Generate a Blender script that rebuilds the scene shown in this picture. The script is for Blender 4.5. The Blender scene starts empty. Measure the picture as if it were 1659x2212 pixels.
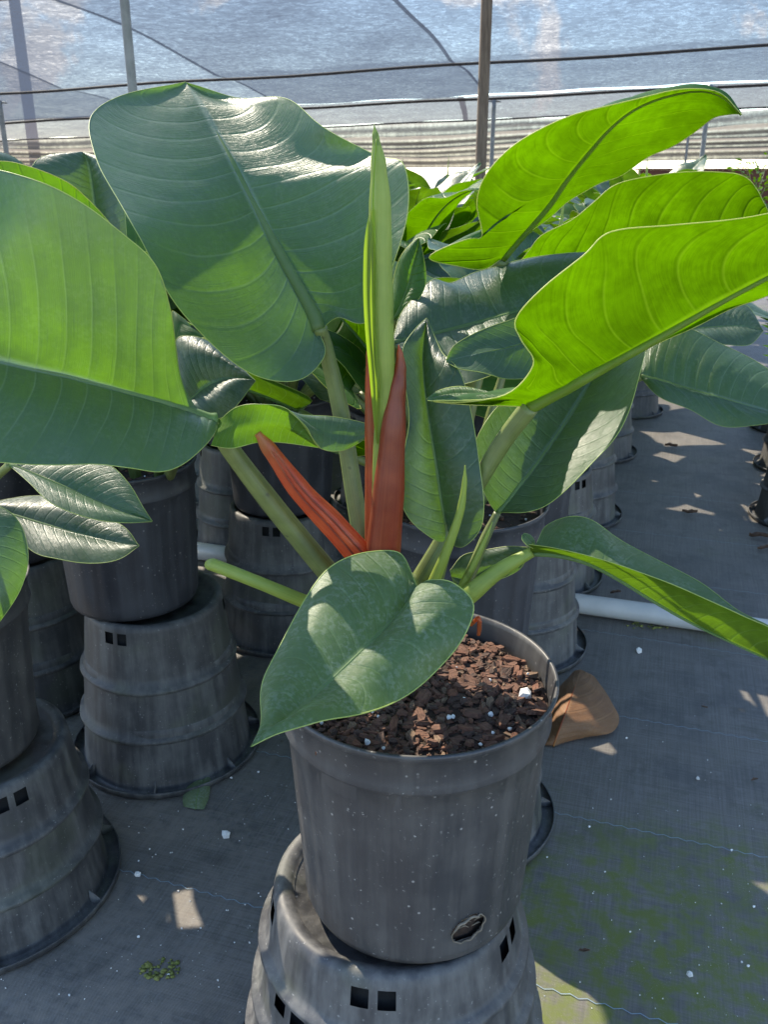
import bpy, bmesh, math, random
from mathutils import Vector, Matrix, noise
R = math.radians
sc = bpy.context.scene
COL = sc.collection

# ------------------------------------------------------------------ camera, sky, sun, exposure
CAM_H, TILT, F, CX, CY = 1.08, R(21.04), 1900.0, 829.5, 1106.0
cam_d = bpy.data.cameras.new('camera'); cam = bpy.data.objects.new('camera', cam_d); COL.objects.link(cam)
cam.location = (0, 0, CAM_H); cam.rotation_euler = (R(90) - TILT, 0, 0)
cam_d.sensor_fit = 'VERTICAL'; cam_d.sensor_height = 24; cam_d.lens = F / 2212 * 24
cam_d.clip_start = .02; cam_d.clip_end = 3000
cam_d.dof.use_dof = True; cam_d.dof.focus_distance = .86; cam_d.dof.aperture_fstop = 16
sc.camera = cam
SUN_AZ, SUN_EL = -40.0, 43.0          # degrees, azimuth from +Y (minus = to the left)
w = bpy.data.worlds.new('World'); sc.world = w; w.use_nodes = True
SUN_STRENGTH, SKY_STRENGTH, EXPOSURE = 4.8, 0.15, 1.75
sl = bpy.data.lights.new('sun', 'SUN'); sl.energy = SUN_STRENGTH; sl.angle = R(.5); sl.color = (1, .89, .72)
so = bpy.data.objects.new('sun', sl); COL.objects.link(so)
sd = Vector((math.sin(R(SUN_AZ)) * math.cos(R(SUN_EL)), math.cos(R(SUN_AZ)) * math.cos(R(SUN_EL)), math.sin(R(SUN_EL))))
so.rotation_euler = sd.to_track_quat('Z', 'Y').to_euler(); so.location = (-9, 6, 9)
vs = sc.view_settings; vs.view_transform = 'Standard'; vs.look = 'None'; vs.exposure = EXPOSURE; vs.gamma = 1
vs.use_curve_mapping = False
sc.render.engine = 'CYCLES'
cy = sc.cycles; cy.use_denoising = True; cy.max_bounces = 10; cy.diffuse_bounces = 5; cy.transmission_bounces = 6
cy.transparent_max_bounces = 16; cy.sample_clamp_indirect = 6

# ------------------------------------------------------------------ node helpers
class NT:
    def __init__(s, tree): s.t = tree; s.n = tree.nodes; s.l = tree.links
    def new(s, ty, ins=None, **props):
        nd = s.n.new(ty)
        for k, v in props.items(): setattr(nd, k, v)
        for k, v in (ins or {}).items():
            sock = nd.inputs[k]
            if isinstance(v, bpy.types.NodeSocket): s.l.new(v, sock)
            else: sock.default_value = v
        return nd
    def math(s, op, a, b=0.0, c=0.0, clamp=False):
        nd = s.new('ShaderNodeMath', {0: a, 1: b, 2: c}, operation=op); nd.use_clamp = clamp; return nd.outputs[0]
    def mix(s, f, a, b):
        nd = s.n.new('ShaderNodeMix'); nd.data_type = 'RGBA'
        for i, v in ((0, f), (6, a), (7, b)):
            if isinstance(v, bpy.types.NodeSocket): s.l.new(v, nd.inputs[i])
            else: nd.inputs[i].default_value = v if not isinstance(v, tuple) else (*v[:3], 1)
        return nd.outputs[2]
    def ramp(s, v, lo, hi, clamp=True):
        nd = s.new('ShaderNodeMapRange', {0: v, 1: lo, 2: hi}, interpolation_type='SMOOTHSTEP'); return nd.outputs[0]
    def noise(s, vec, scale, detail=3, rough=.55, dist=0):
        return s.new('ShaderNodeTexNoise', {'Vector': vec, 'Scale': scale, 'Detail': detail, 'Roughness': rough, 'Distortion': dist}).outputs[0]
    def xyz(s, vec): return s.new('ShaderNodeSeparateXYZ', {0: vec}).outputs
    def comb(s, x=0.0, y=0.0, z=0.0): return s.new('ShaderNodeCombineXYZ', {0: x, 1: y, 2: z}).outputs[0]
    def bump(s, h, st=.3, d=.01): return s.new('ShaderNodeBump', {'Height': h, 'Strength': st, 'Distance': d}).outputs[0]
def mat(name):
    m = bpy.data.materials.new(name); m.use_nodes = True; m.node_tree.nodes.clear()
    nt = NT(m.node_tree); return m, nt, nt.new('ShaderNodeOutputMaterial')
def c4(c): return (*c, 1)
def principled(nt, col, rough=.5, normal=None, spec=.5):
    ins = {'Base Color': col if isinstance(col, bpy.types.NodeSocket) else c4(col), 'Roughness': rough, 'Specular IOR Level': spec}
    if normal is not None: ins['Normal'] = normal
    return nt.new('ShaderNodeBsdfPrincipled', ins).outputs[0]
def simple(name, a, b, scale=30, rough=.6, bump=.2, stretch=(1, 1, 1)):
    m, nt, out = mat(name)
    tc = nt.new('ShaderNodeTexCoord').outputs['Object']
    mp = nt.new('ShaderNodeMapping', {'Vector': tc, 'Scale': stretch}).outputs[0]
    n = nt.noise(mp, scale, 5, .6)
    col = nt.mix(nt.ramp(n, .3, .7), a, b)
    nt.l.new(principled(nt, col, rough, nt.bump(n, bump, .004)), out.inputs[0])
    return m

# world: clear sky with low cumulus near the horizon
wt = NT(w.node_tree); wt.n.clear()
sky = wt.new('ShaderNodeTexSky', sky_type='NISHITA', sun_disc=False, sun_elevation=R(SUN_EL), sun_rotation=R(SUN_AZ), air_density=1.0, dust_density=.4, ozone_density=2.2)
g = wt.new('ShaderNodeTexCoord').outputs['Generated']
def cloud_mask():
    n = wt.noise(g, 9, 8, .6, .3)
    big = wt.noise(g, 2.6, 2, .5)
    z = wt.xyz(g)[2]
    band = wt.math('MULTIPLY', wt.ramp(z, .0, .05), wt.math('SUBTRACT', 1.0, wt.ramp(z, .10, .30)))
    dens = wt.math('ADD', wt.math('MULTIPLY', n, .75), wt.math('MULTIPLY', big, .6))
    k = wt.math('MULTIPLY', wt.ramp(dens, .735, .80), band)
    return k
ck = cloud_mask()
lum = wt.mix(ck, sky.outputs[0], (8.5, 8.2, 7.7))
bg = wt.new('ShaderNodeBackground', {'Color': lum, 'Strength': SKY_STRENGTH})
wo = wt.new('ShaderNodeOutputWorld'); wt.l.new(bg.outputs[0], wo.inputs[0])

# ------------------------------------------------------------------ object helpers
def tag(o, label=None, cat=None, group=None, kind=None):
    for k, v in (('label', label), ('category', cat), ('group', group), ('kind', kind)):
        if v: o[k] = v
    return o
def empty(name, loc, rz=0):
    o = bpy.data.objects.new(name, None); COL.objects.link(o); o.location = loc; o.rotation_euler = (0, 0, rz); o.empty_display_size = .05
    return o
def obj(name, me, parent=None):
    o = bpy.data.objects.new(name, me); COL.objects.link(o)
    if parent is not None:
        o.parent = parent
    return o
def mesh(name, verts, faces, mats, smooth=True, fm=None, uvs=None):
    me = bpy.data.meshes.new(name); me.from_pydata([tuple(v) for v in verts], [], faces)
    for m in (mats if isinstance(mats, (list, tuple)) else [mats]): me.materials.append(m)
    if fm: me.polygons.foreach_set('material_index', fm)
    if smooth: me.polygons.foreach_set('use_smooth', [True] * len(me.polygons))
    if uvs:
        ul = me.uv_layers.new(name='UVMap')
        li = [0] * len(me.loops); me.loops.foreach_get('vertex_index', li)
        ul.data.foreach_set('uv', [c for i in li for c in uvs[i]])
    me.update(); return me
KIDS = {}
def copy_tree(o, parent=None):
    c = o.copy(); COL.objects.link(c)
    if parent is not None: c.parent = parent; c.matrix_parent_inverse = o.matrix_parent_inverse.copy()
    for ch in o.children: copy_tree(ch, c)
    return c
def P(px, py, Y):
    """world point seen at display pixel (px, py) of a 1659 x 2212 view, at horizontal distance Y"""
    yc = (CY - py) / F; d = Y / (math.cos(TILT) + yc * math.sin(TILT))
    return Vector(((px - CX) / F * d, Y, CAM_H + d * (yc * math.cos(TILT) - math.sin(TILT))))
def depth(p): return p.y * math.cos(TILT) - (p.z - CAM_H) * math.sin(TILT)
def G(px, py):
    yc = (CY - py) / F; d = CAM_H / (math.sin(TILT) - yc * math.cos(TILT))
    return Vector(((px - CX) / F * d, d * (math.cos(TILT) + yc * math.sin(TILT)), 0))
def cr(pts, t):
    """Catmull-Rom through a list of Vectors, t in 0..1"""
    n = len(pts) - 1; x = min(max(t, 0), 1) * n; i = min(int(x), n - 1); u = x - i
    a, b = pts[i], pts[i + 1]
    p0 = pts[i - 1] if i else a * 2 - b
    p3 = pts[i + 2] if i + 2 <= n else b * 2 - a
    return .5 * ((2 * a) + (b - p0) * u + (2 * p0 - 5 * a + 4 * b - p3) * u * u + (3 * a - p0 - 3 * b + p3) * u ** 3)
def crs(vals, t):
    n = len(vals) - 1; x = min(max(t, 0), 1) * n; i = min(int(x), n - 1); u = x - i; u = u * u * (3 - 2 * u)
    return vals[i] * (1 - u) + vals[i + 1] * u
def tube_data(pts, rads, segs=10, n=None, ell=1.0, groove=0.0, cap=True):
    n = n or max(6, (len(pts) - 1) * 6)
    V, Fc, UV = [], [], []
    prev = None
    for i in range(n + 1):
        t = i / n; p = cr(pts, t); q = cr(pts, min(t + .01, 1)) - cr(pts, max(t - .01, 0)); q.normalize()
        if prev is None:
            ref = Vector((0, -1, .2)) if abs(q.y) < .9 else Vector((0, 0, 1))
            prev = (ref - q * ref.dot(q)).normalized()
        a = (prev - q * prev.dot(q)).normalized(); prev = a; b = q.cross(a)
        r = crs(rads, t)
        for k in range(segs):
            th = 2 * math.pi * k / segs
            rr = r * (1 - groove * max(0, math.cos(th - .5)) ** 8)
            V.append(p + a * (math.cos(th) * rr * ell) + b * (math.sin(th) * rr)); UV.append((k / segs, t))
    for i in range(n):
        for k in range(segs):
            k2 = (k + 1) % segs
            Fc.append((i * segs + k, i * segs + k2, (i + 1) * segs + k2, (i + 1) * segs + k))
    if cap:
        Fc.append(tuple(range(segs))[::-1]); Fc.append(tuple(range(n * segs, (n + 1) * segs)))
    return V, Fc, UV
def tube(name, pts, rads, m, parent=None, **k):
    V, Fc, UV = tube_data(pts, rads, **k)
    return obj(name, mesh(name, V, Fc, m, uvs=UV), parent)
def lathe_data(prof, segs, holes=(), wob=None):
    V, Fc = [], []
    for i, (r, z) in enumerate(prof):
        for k in range(segs):
            th = 2 * math.pi * k / segs; rr = r + (wob(th, z, r) if wob else 0)
            V.append(Vector((rr * math.cos(th), rr * math.sin(th), z)))
    for i in range(len(prof) - 1):
        for k in range(segs):
            if any(h[2] <= i < h[3] and h[0] <= k < h[1] for h in holes): continue
            k2 = (k + 1) % segs
            Fc.append((i * segs + k, i * segs + k2, (i + 1) * segs + k2, (i + 1) * segs + k))
    return V, Fc
def boxes(lst):
    V, Fc = [], []
    for (x0, y0, z0, x1, y1, z1) in lst:
        b = len(V)
        V += [Vector(v) for v in ((x0, y0, z0), (x1, y0, z0), (x1, y1, z0), (x0, y1, z0), (x0, y0, z1), (x1, y0, z1), (x1, y1, z1), (x0, y1, z1))]
        Fc += [tuple(b + i for i in f) for f in ((3, 2, 1, 0), (4, 5, 6, 7), (0, 1, 5, 4), (1, 2, 6, 5), (2, 3, 7, 6), (3, 0, 4, 7))]
    return V, Fc

# ------------------------------------------------------------------ materials
def leaf_mat(name, up1, up2, under, trans, tfac=.42, rough=.36, dust=.0, nv=13.0, vein=(.12, .22, .06), vk=.55, wax=.05, relief=.2):
    m, nt, out = mat(name)
    uv = nt.new('ShaderNodeUVMap').outputs[0]; x, y, _ = nt.xyz(uv)
    a = nt.math('ABSOLUTE', nt.math('SUBTRACT', nt.math('MULTIPLY', x, 2.0), 1.0))
    wv = nt.math('SUBTRACT', nt.math('MULTIPLY', y, nv), nt.math('MULTIPLY', nt.math('POWER', a, 1.5), 2.2))
    oc = nt.new('ShaderNodeTexCoord').outputs['Object']
    wob = nt.noise(oc, 14, 2)
    wv = nt.math('ADD', wv, nt.math('MULTIPLY', wob, .16))
    fr = nt.math('PINGPONG', wv, .5)
    v1 = nt.math('SUBTRACT', 1.0, nt.ramp(fr, .0, .055))
    v1 = nt.math('MULTIPLY', v1, nt.math('SUBTRACT', 1.0, nt.ramp(a, .55, .95)))
    mid = nt.math('SUBTRACT', 1.0, nt.ramp(a, .012, .05))
    side = nt.math('GREATER_THAN', x, .5)
    sv = nt.comb(nt.math('MULTIPLY', wv, 9.0), nt.math('ADD', nt.math('MULTIPLY', a, .9), nt.math('MULTIPLY', side, 7.0)), 0.0)
    stri = nt.noise(sv, 2.2, 4, .7)
    blot = nt.noise(oc, 22, 4, .6); wide = nt.noise(oc, 7, 3, .55)
    geo = nt.new('ShaderNodeNewGeometry'); bf = geo.outputs['Backfacing']
    up = nt.mix(nt.ramp(nt.math('ADD', nt.math('MULTIPLY', stri, .6), nt.math('MULTIPLY', blot, .4)), .32, .68), up1, up2)
    if dust:
        sp = nt.noise(oc, 240, 3, .6); sp2 = nt.noise(oc, 38, 3, .6)
        dk = nt.math('MULTIPLY', nt.ramp(sp, .44, .62), nt.ramp(sp2, .36, .6))
        up = nt.mix(nt.math('MULTIPLY', dk, dust), up, (.42, .48, .40))
    und = nt.mix(nt.ramp(blot, .3, .7), under, tuple(c * .75 for c in under))
    colr = nt.mix(bf, up, und)
    vm = nt.math('MAXIMUM', nt.math('MULTIPLY', v1, vk), nt.math('MULTIPLY', mid, .9))
    colr = nt.mix(vm, colr, vein)
    spk = nt.noise(oc, 130, 3, .6)
    tr = nt.mix(nt.ramp(nt.math('ADD', nt.math('MULTIPLY', stri, .30), nt.math('ADD', nt.math('MULTIPLY', blot, .50), nt.math('MULTIPLY', spk, .2))), .36, .64), trans, tuple(c * .55 for c in trans))
    tr = nt.mix(nt.math('MULTIPLY', nt.ramp(wide, .42, .66), .5), tr, tuple(c * .45 for c in trans))
    tr = nt.mix(nt.math('MULTIPLY', vm, .6), tr, (trans[0] * 1.25, trans[1] * 1.05, trans[2] * 3))
    h = nt.math('ADD', nt.math('MULTIPLY', stri, .35), nt.math('MULTIPLY', nt.math('SUBTRACT', 1.0, nt.ramp(fr, .0, .11)), -relief))
    h = nt.math('ADD', h, nt.math('MULTIPLY', nt.noise(oc, 55, 3, .6), .5))
    bn = nt.bump(h, .45, .0035)
    rg = nt.math('ADD', rough - .08, nt.math('MULTIPLY', blot, .16))
    rg = nt.math('ADD', rg, nt.math('MULTIPLY', bf, .15))
    b = nt.new('ShaderNodeBsdfPrincipled', {'Base Color': colr, 'Roughness': rg, 'Specular IOR Level': nt.math('SUBTRACT', .5, nt.math('MULTIPLY', bf, .49)), 'Normal': bn, 'Sheen Weight': nt.math('MULTIPLY', nt.math('SUBTRACT', 1.0, bf), wax), 'Sheen Roughness': .35, 'Sheen Tint': (.82, .92, 1.0, 1)})
    t = nt.new('ShaderNodeBsdfTranslucent', {'Color': tr, 'Normal': bn})
    ms = nt.new('ShaderNodeMixShader', {0: tfac, 1: b.outputs[0], 2: t.outputs[0]})
    nt.l.new(ms.outputs[0], out.inputs[0]); return m
L_OLD = leaf_mat('leaf_mature', (.036, .080, .038), (.056, .108, .056), (.08, .15, .03), (.225, .50, .002), .25, .35, .05, nv=16.0, vein=(.13, .19, .13), vk=.45)
L_DARK = leaf_mat('leaf_dark', (.026, .056, .030), (.044, .082, .044), (.07, .14, .03), (.22, .46, .003), .22, .34, .08, nv=16.0, vein=(.08, .14, .07), vk=.35)
L_DUST = leaf_mat('leaf_dusty', (.042, .090, .030), (.078, .138, .050), (.085, .125, .022), (.24, .48, .006), .30, .46, .18, nv=16.0, vein=(.13, .20, .08), vk=.3)
L_YOUNG = leaf_mat('leaf_young', (.05, .14, .03), (.075, .18, .04), (.042, .092, .002), (.105, .258, .0004), .56, .40, .0, nv=12.0, vein=(.17, .24, .02), vk=.5, relief=.8)
def stalk_mat(name, a, b, sp=(.05, .05, .02), tr=None, rough=.42, tfac=.3, tip=None):
    m, nt, out = mat(name)
    oc = nt.new('ShaderNodeTexCoord').outputs['Object']; uv = nt.new('ShaderNodeUVMap').outputs[0]
    x, y, _ = nt.xyz(uv)
    s = nt.noise(nt.comb(nt.math('MULTIPLY', x, 46.0), nt.math('MULTIPLY', y, 2.0), 0.0), 1.0, 4)
    n = nt.noise(oc, 70, 4)
    col = nt.mix(nt.ramp(nt.math('ADD', nt.math('MULTIPLY', s, .6), nt.math('MULTIPLY', n, .4)), .35, .65), a, b)
    col = nt.mix(nt.math('MULTIPLY', nt.ramp(nt.noise(oc, 17, 4, .6), .45, .7), .55), col, tuple(c * .55 + d * .5 for c, d in zip(a, sp)))
    col = nt.mix(nt.math('MULTIPLY', nt.ramp(nt.noise(oc, 46, 2), .68, .74), .8), col, sp)
    if tip: col = nt.mix(nt.math('MULTIPLY', nt.math('SUBTRACT', 1.0, nt.ramp(nt.math('ADD', y, nt.math('MULTIPLY', n, .15)), .02, .38)), .75), col, tip)
    bs = principled(nt, col, rough, nt.bump(s, .22, .003))
    if tr:
        t = nt.new('ShaderNodeBsdfTranslucent', {'Color': c4(tr)})
        bs = nt.new('ShaderNodeMixShader', {0: tfac, 1: bs, 2: t.outputs[0]}).outputs[0]
    nt.l.new(bs, out.inputs[0]); return m
M_PET = stalk_mat('petiole_green', (.095, .125, .030), (.15, .185, .05), (.03, .035, .015))
M_PETY = stalk_mat('petiole_yellow_green', (.22, .30, .05), (.30, .38, .07), (.12, .16, .03), (.4, .5, .02))
M_RED = stalk_mat('red_sheath', (.12, .026, .011), (.23, .060, .022), (.11, .05, .02), (.75, .09, .015), .34, tip=(.42, .13, .035))
M_ORANGE = stalk_mat('orange_sheath', (.18, .046, .015), (.32, .105, .028), (.15, .06, .02), (.95, .16, .015), .34, tip=(.40, .20, .05))
M_SPEAR = stalk_mat('rolled_leaf', (.23, .30, .06), (.31, .37, .08), (.10, .14, .03), (.34, .5, .01), .45)
M_RIB = stalk_mat('midrib', (.15, .235, .085), (.19, .28, .11), (.10, .18, .05), (.26, .46, .02), .45, .5)
M_RIBY = stalk_mat('midrib_young', (.20, .27, .03), (.26, .33, .05), (.15, .22, .02), (.30, .48, .01), .45, .6)
M_EDGEY = stalk_mat('young_leaf_margin', (.42, .48, .10), (.52, .56, .16), (.4, .45, .1), (.9, .95, .2), .45)  # bright tone paints in the light caught by the translucent edges
M_EDGE = simple('leaf_margin', (.24, .32, .06), (.30, .36, .09), 60, .45, .1)

def pot_mat(name, base, pale, streak=.5, speck=.5, green=0.0, rough=.42):
    m, nt, out = mat(name)
    oc = nt.new('ShaderNodeTexCoord').outputs['Object']; x, y, z = nt.xyz(oc)
    inf = nt.new('ShaderNodeObjectInfo').outputs['Random']
    oc = nt.new('ShaderNodeVectorMath', {0: oc, 1: nt.comb(nt.math('MULTIPLY', inf, 9.0), 0.0, 0.0)}).outputs[0]
    x, y, z2 = nt.xyz(oc)
    st = nt.noise(nt.comb(nt.math('MULTIPLY', x, 48.0), nt.math('MULTIPLY', y, 48.0), nt.math('MULTIPLY', z2, 1.8)), 1.0, 5, .65)
    cl = nt.noise(oc, 13, 4, .6)
    k = nt.math('MULTIPLY', nt.ramp(nt.math('ADD', nt.math('MULTIPLY', st, .55), nt.math('MULTIPLY', cl, .45)), .40, .66), streak)
    col = nt.mix(k, base, pale)
    if green: col = nt.mix(nt.math('MULTIPLY', nt.ramp(nt.noise(oc, 9, 3), .5, .66), green), col, (.085, .10, .05))
    v = nt.new('ShaderNodeTexVoronoi', {'Vector': oc, 'Scale': 85.0, 'Randomness': 1.0})
    dots = nt.math('MULTIPLY', nt.math('SUBTRACT', 1.0, nt.ramp(v.outputs['Distance'], .07, .16)), nt.ramp(nt.noise(oc, 19, 2), .48, .62))
    spn = nt.math('MULTIPLY', nt.ramp(nt.noise(oc, 260, 2), .66, .74), nt.ramp(nt.noise(oc, 24, 3), .42, .6))
    dk = nt.math('MULTIPLY', nt.math('MAXIMUM', dots, spn), speck)
    col = nt.mix(dk, col, (.34, .33, .31))
    sc1 = nt.noise(nt.comb(nt.math('MULTIPLY', x, 30.0), nt.math('MULTIPLY', y, 30.0), nt.math('MULTIPLY', z2, 90.0)), 1.0, 3)
    h = nt.math('ADD', nt.math('MULTIPLY', cl, .6), nt.math('MULTIPLY', sc1, .25))
    rg = nt.math('ADD', rough, nt.math('MULTIPLY', k, .3))
    nt.l.new(principled(nt, col, rg, nt.bump(h, .22, .004), .5), out.inputs[0]); return m
POT = pot_mat('black_pot_plastic', (.036, .036, .038), (.095, .091, .085), .65, .7)
POTB = pot_mat('blue_black_pot_plastic', (.020, .022, .028), (.05, .054, .064), .7, .4)
POTW = pot_mat('weathered_pot_plastic', (.040, .040, .042), (.145, .141, .132), .8, .45, .25, .5)
HOLE = simple('cavity_shade', (.006, .006, .006), (.012, .011, .010), 40, .9, .1)  # near-black stands in for the shade inside the pots
TORN = simple('torn_plastic_edge', (.10, .082, .058), (.21, .175, .13), 120, .7, .5)
SOIL = simple('potting_soil', (.022, .013, .009), (.05, .028, .018), 160, .95, .6)
BARK = []
for i, (a, b) in enumerate((((.075, .034, .020), (.15, .070, .042)), ((.040, .022, .016), (.08, .044, .030)), ((.10, .060, .036), (.18, .115, .072)), ((.11, .043, .024), (.16, .070, .038)))):
    BARK.append(simple('bark_%s' % ('red', 'dark', 'tan', 'rust')[i], a, b, 130, .85, .6, (1, 4, 1)))
PERL = simple('perlite', (.62, .60, .56), (.78, .76, .72), 300, .8, .4)
METAL = simple('galvanised_pipe', (.16, .18, .18), (.24, .26, .26), 6, .45, .05)
WOOD = simple('weathered_post_wood', (.10, .075, .055), (.19, .15, .11), 9, .85, .4, (6, 6, .5))
PVC = simple('white_pvc', (.46, .45, .42), (.58, .56, .52), 7, .4, .1)
CABLE = simple('dark_cable', (.02, .02, .022), (.04, .038, .036), 9, .8, .2)
RUST = simple('rust_red_wall', (.085, .032, .022), (.13, .05, .035), 3, .9, .2)
THREAD = simple('blue_thread', (.20, .27, .32), (.28, .36, .40), 300, .7, .2)

def cloth_mat(name, T, col, trans):
    m, nt, out = mat(name)
    oc = nt.new('ShaderNodeTexCoord').outputs['Object']; x, y, z = nt.xyz(oc)
    mo = nt.noise(nt.comb(nt.math('MULTIPLY', x, 2.2), nt.math('MULTIPLY', y, 3.6), 0.0), 1.0, 5, .62, 1.2)
    mo2 = nt.noise(nt.comb(nt.math('MULTIPLY', x, .9), nt.math('MULTIPLY', y, .5), 0.0), 1.0, 3, .5)
    fine = nt.noise(nt.comb(nt.math('MULTIPLY', x, 9.0), nt.math('MULTIPLY', y, 5.0), 0.0), 1.0, 3, .6, .8)
    geo = nt.new('ShaderNodeNewGeometry')
    dp = nt.math('ABSOLUTE', nt.new('ShaderNodeVectorMath', {0: geo.outputs['Normal'], 1: geo.outputs['Incoming']}, operation='DOT_PRODUCT').outputs['Value'])
    path = nt.math('DIVIDE', 1.0, nt.math('MAXIMUM', dp, .11))      # a thread mesh closes up the more slantwise it is crossed
    ridge = nt.math('SUBTRACT', 1.0, nt.ramp(nt.math('ABSOLUTE', nt.math('SUBTRACT', mo, .5)), .0, .035))
    dens = nt.math('ADD', T, nt.math('MULTIPLY', nt.math('SUBTRACT', mo2, .5), .10))
    dens = nt.math('ADD', dens, nt.math('MULTIPLY', nt.math('SUBTRACT', fine, .5), .20))
    dens = nt.math('ADD', dens, nt.math('MULTIPLY', ridge, .085))
    tr = nt.math('POWER', dens, path, clamp=True)
    d = nt.new('ShaderNodeBsdfDiffuse', {'Color': c4(col)})
    t = nt.new('ShaderNodeBsdfTranslucent', {'Color': c4(trans)})
    s = nt.new('ShaderNodeMixShader', {0: .55, 1: d.outputs[0], 2: t.outputs[0]})
    tp = nt.new('ShaderNodeBsdfTransparent')
    ms = nt.new('ShaderNodeMixShader', {0: tr, 1: s.outputs[0], 2: tp.outputs[0]})
    nt.l.new(ms.outputs[0], out.inputs[0]); return m
CLOTH_A = cloth_mat('shade_cloth_open', .722, (.040, .055, .085), (.065, .082, .115))
CLOTH_B = cloth_mat('shade_cloth_close', .675, (.040, .052, .080), (.06, .075, .105))
CLOTH_C = cloth_mat('shade_cloth_far', .735, (.07, .075, .09), (.10, .10, .115))
CURT = cloth_mat('side_curtain_cloth', .14, (.13, .12, .115), (.16, .145, .135))

# ground: woven landscape fabric with algae and grit
def ground_mat():
    m, nt, out = mat('woven_ground_fabric')
    oc = nt.new('ShaderNodeTexCoord').outputs['Object']
    rot = nt.new('ShaderNodeMapping', {'Vector': oc, 'Rotation': (0, 0, R(17.5))}).outputs[0]
    x, y, z = nt.xyz(rot)
    wx = nt.math('SINE', nt.math('MULTIPLY', x, 2600.0)); wy = nt.math('SINE', nt.math('MULTIPLY', y, 2600.0))
    wv = nt.math('MULTIPLY', wx, wy)
    thr = nt.noise(nt.comb(nt.math('MULTIPLY', x, 5.0), nt.math('MULTIPLY', y, 300.0), 0.0), 1.0, 3)
    thr2 = nt.noise(nt.comb(nt.math('MULTIPLY', x, 300.0), nt.math('MULTIPLY', y, 5.0), 0.0), 1.0, 3)
    big = nt.noise(oc, 1.6, 4, .6); mid = nt.noise(oc, 7, 5, .62); fine = nt.noise(oc, 60, 5, .65)
    base = nt.mix(nt.ramp(nt.math('ADD', nt.math('MULTIPLY', thr, .5), nt.math('MULTIPLY', thr2, .5)), .38, .62), (.108, .098, .086), (.170, .156, .138))
    ox, oy, _ = nt.xyz(oc)
    base = nt.mix(nt.math('MULTIPLY', nt.ramp(nt.noise(oc, 4.5, 5, .65), .45, .68), .55), base, (.050, .052, .054))
    base = nt.mix(nt.math('MULTIPLY', nt.ramp(nt.noise(oc, 15, 5, .7), .52, .66), .5), base, (.060, .056, .048))
    base = nt.mix(nt.math('MULTIPLY', nt.ramp(nt.noise(oc, 26, 4, .65), .56, .68), .35), base, (.20, .19, .175))
    # grit washed up on the left, algae on the right in front
    lf = nt.math('SUBTRACT', 1.0, nt.ramp(nt.math('ADD', ox, nt.math('MULTIPLY', mid, .5)), -.25, .55))
    gritk = nt.math('MULTIPLY', nt.ramp(nt.math('ADD', nt.math('MULTIPLY', mid, .55), nt.math('MULTIPLY', fine, .5)), .42, .66), nt.math('ADD', .15, nt.math('MULTIPLY', lf, .85)))
    base = nt.mix(gritk, base, (.21, .185, .155))
    dx = nt.math('SUBTRACT', ox, .42); dy = nt.math('SUBTRACT', oy, .92)
    rad = nt.math('SQRT', nt.math('ADD', nt.math('MULTIPLY', nt.math('MULTIPLY', dx, dx), 2.6), nt.math('MULTIPLY', nt.math('MULTIPLY', dy, dy), 4.2)))
    al = nt.math('SUBTRACT', 1.0, nt.ramp(nt.math('ADD', rad, nt.math('MULTIPLY', nt.math('SUBTRACT', mid, .5), 1.1)), .30, .95))
    bare = nt.ramp(nt.noise(oc, 30, 4, .6), .33, .66)
    al2 = nt.math('MULTIPLY', nt.ramp(big, .56, .70), .35)
    al = nt.math('MULTIPLY', nt.math('MAXIMUM', al, al2), bare)
    base = nt.mix(nt.math('MULTIPLY', al, .95), base, (.12, .145, .022))
    dust = nt.math('MULTIPLY', nt.ramp(nt.noise(oc, 420, 2), .62, .72), nt.ramp(nt.noise(oc, 11, 3), .4, .62))
    base = nt.mix(nt.math('MULTIPLY', dust, .55), base, (.34, .33, .30))
    h = nt.math('ADD', nt.math('MULTIPLY', wv, .25), nt.math('ADD', nt.math('MULTIPLY', thr, .4), nt.math('MULTIPLY', fine, .5)))
    rg = nt.math('ADD', .48, nt.math('MULTIPLY', gritk, .4))
    nt.l.new(principled(nt, base, rg, nt.bump(h, .45, .002), .45), out.inputs[0]); return m
GROUND = ground_mat()
SAND = simple('pale_sand', (.30, .27, .22), (.42, .38, .31), 2, .95, .2)

# ------------------------------------------------------------------ ground
def sheet(name, x0, y0, x1, y1, z, m, n=2):
    V = [Vector((x0 + (x1 - x0) * i / n, y0 + (y1 - y0) * j / n, z)) for j in range(n + 1) for i in range(n + 1)]
    Fc = [(j * (n + 1) + i, j * (n + 1) + i + 1, (j + 1) * (n + 1) + i + 1, (j + 1) * (n + 1) + i) for j in range(n) for i in range(n)]
    return obj(name, mesh(name, V, Fc, m, False))
land = sheet('ground', -900, -60, 900, 1500, -.012, SAND); tag(land, kind='structure')
fabric = sheet('fabric_floor', -34, -6, 30, 44, 0, GROUND); tag(fabric, kind='structure')
ux, uy = .9487, -.3162
for y0 in (.26, .635, 1.0, 1.39, 1.765, 2.14, 2.52, 2.9, 3.3):
    V, Fc = [], []
    n = 300; L = 3.6 if y0 < 2.2 else 6
    for i in range(n + 1):
        s = -L / 2 + L * i / n; zz = .0022 * (1 if i % 2 else -1)
        c = Vector((ux * s, y0 + uy * s + .004 * math.sin(s * 3.1 + y0 * 9), .0014)) + Vector((-uy, ux, 0)) * zz
        for q in (-1, 1): V.append(c + Vector((-uy, ux, 0)) * (.0007 * q))
    for i in range(n): Fc.append((2 * i, 2 * i + 2, 2 * i + 3, 2 * i + 1))
    obj('marker_thread', mesh('marker_thread', V, Fc, THREAD, False), fabric)

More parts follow.
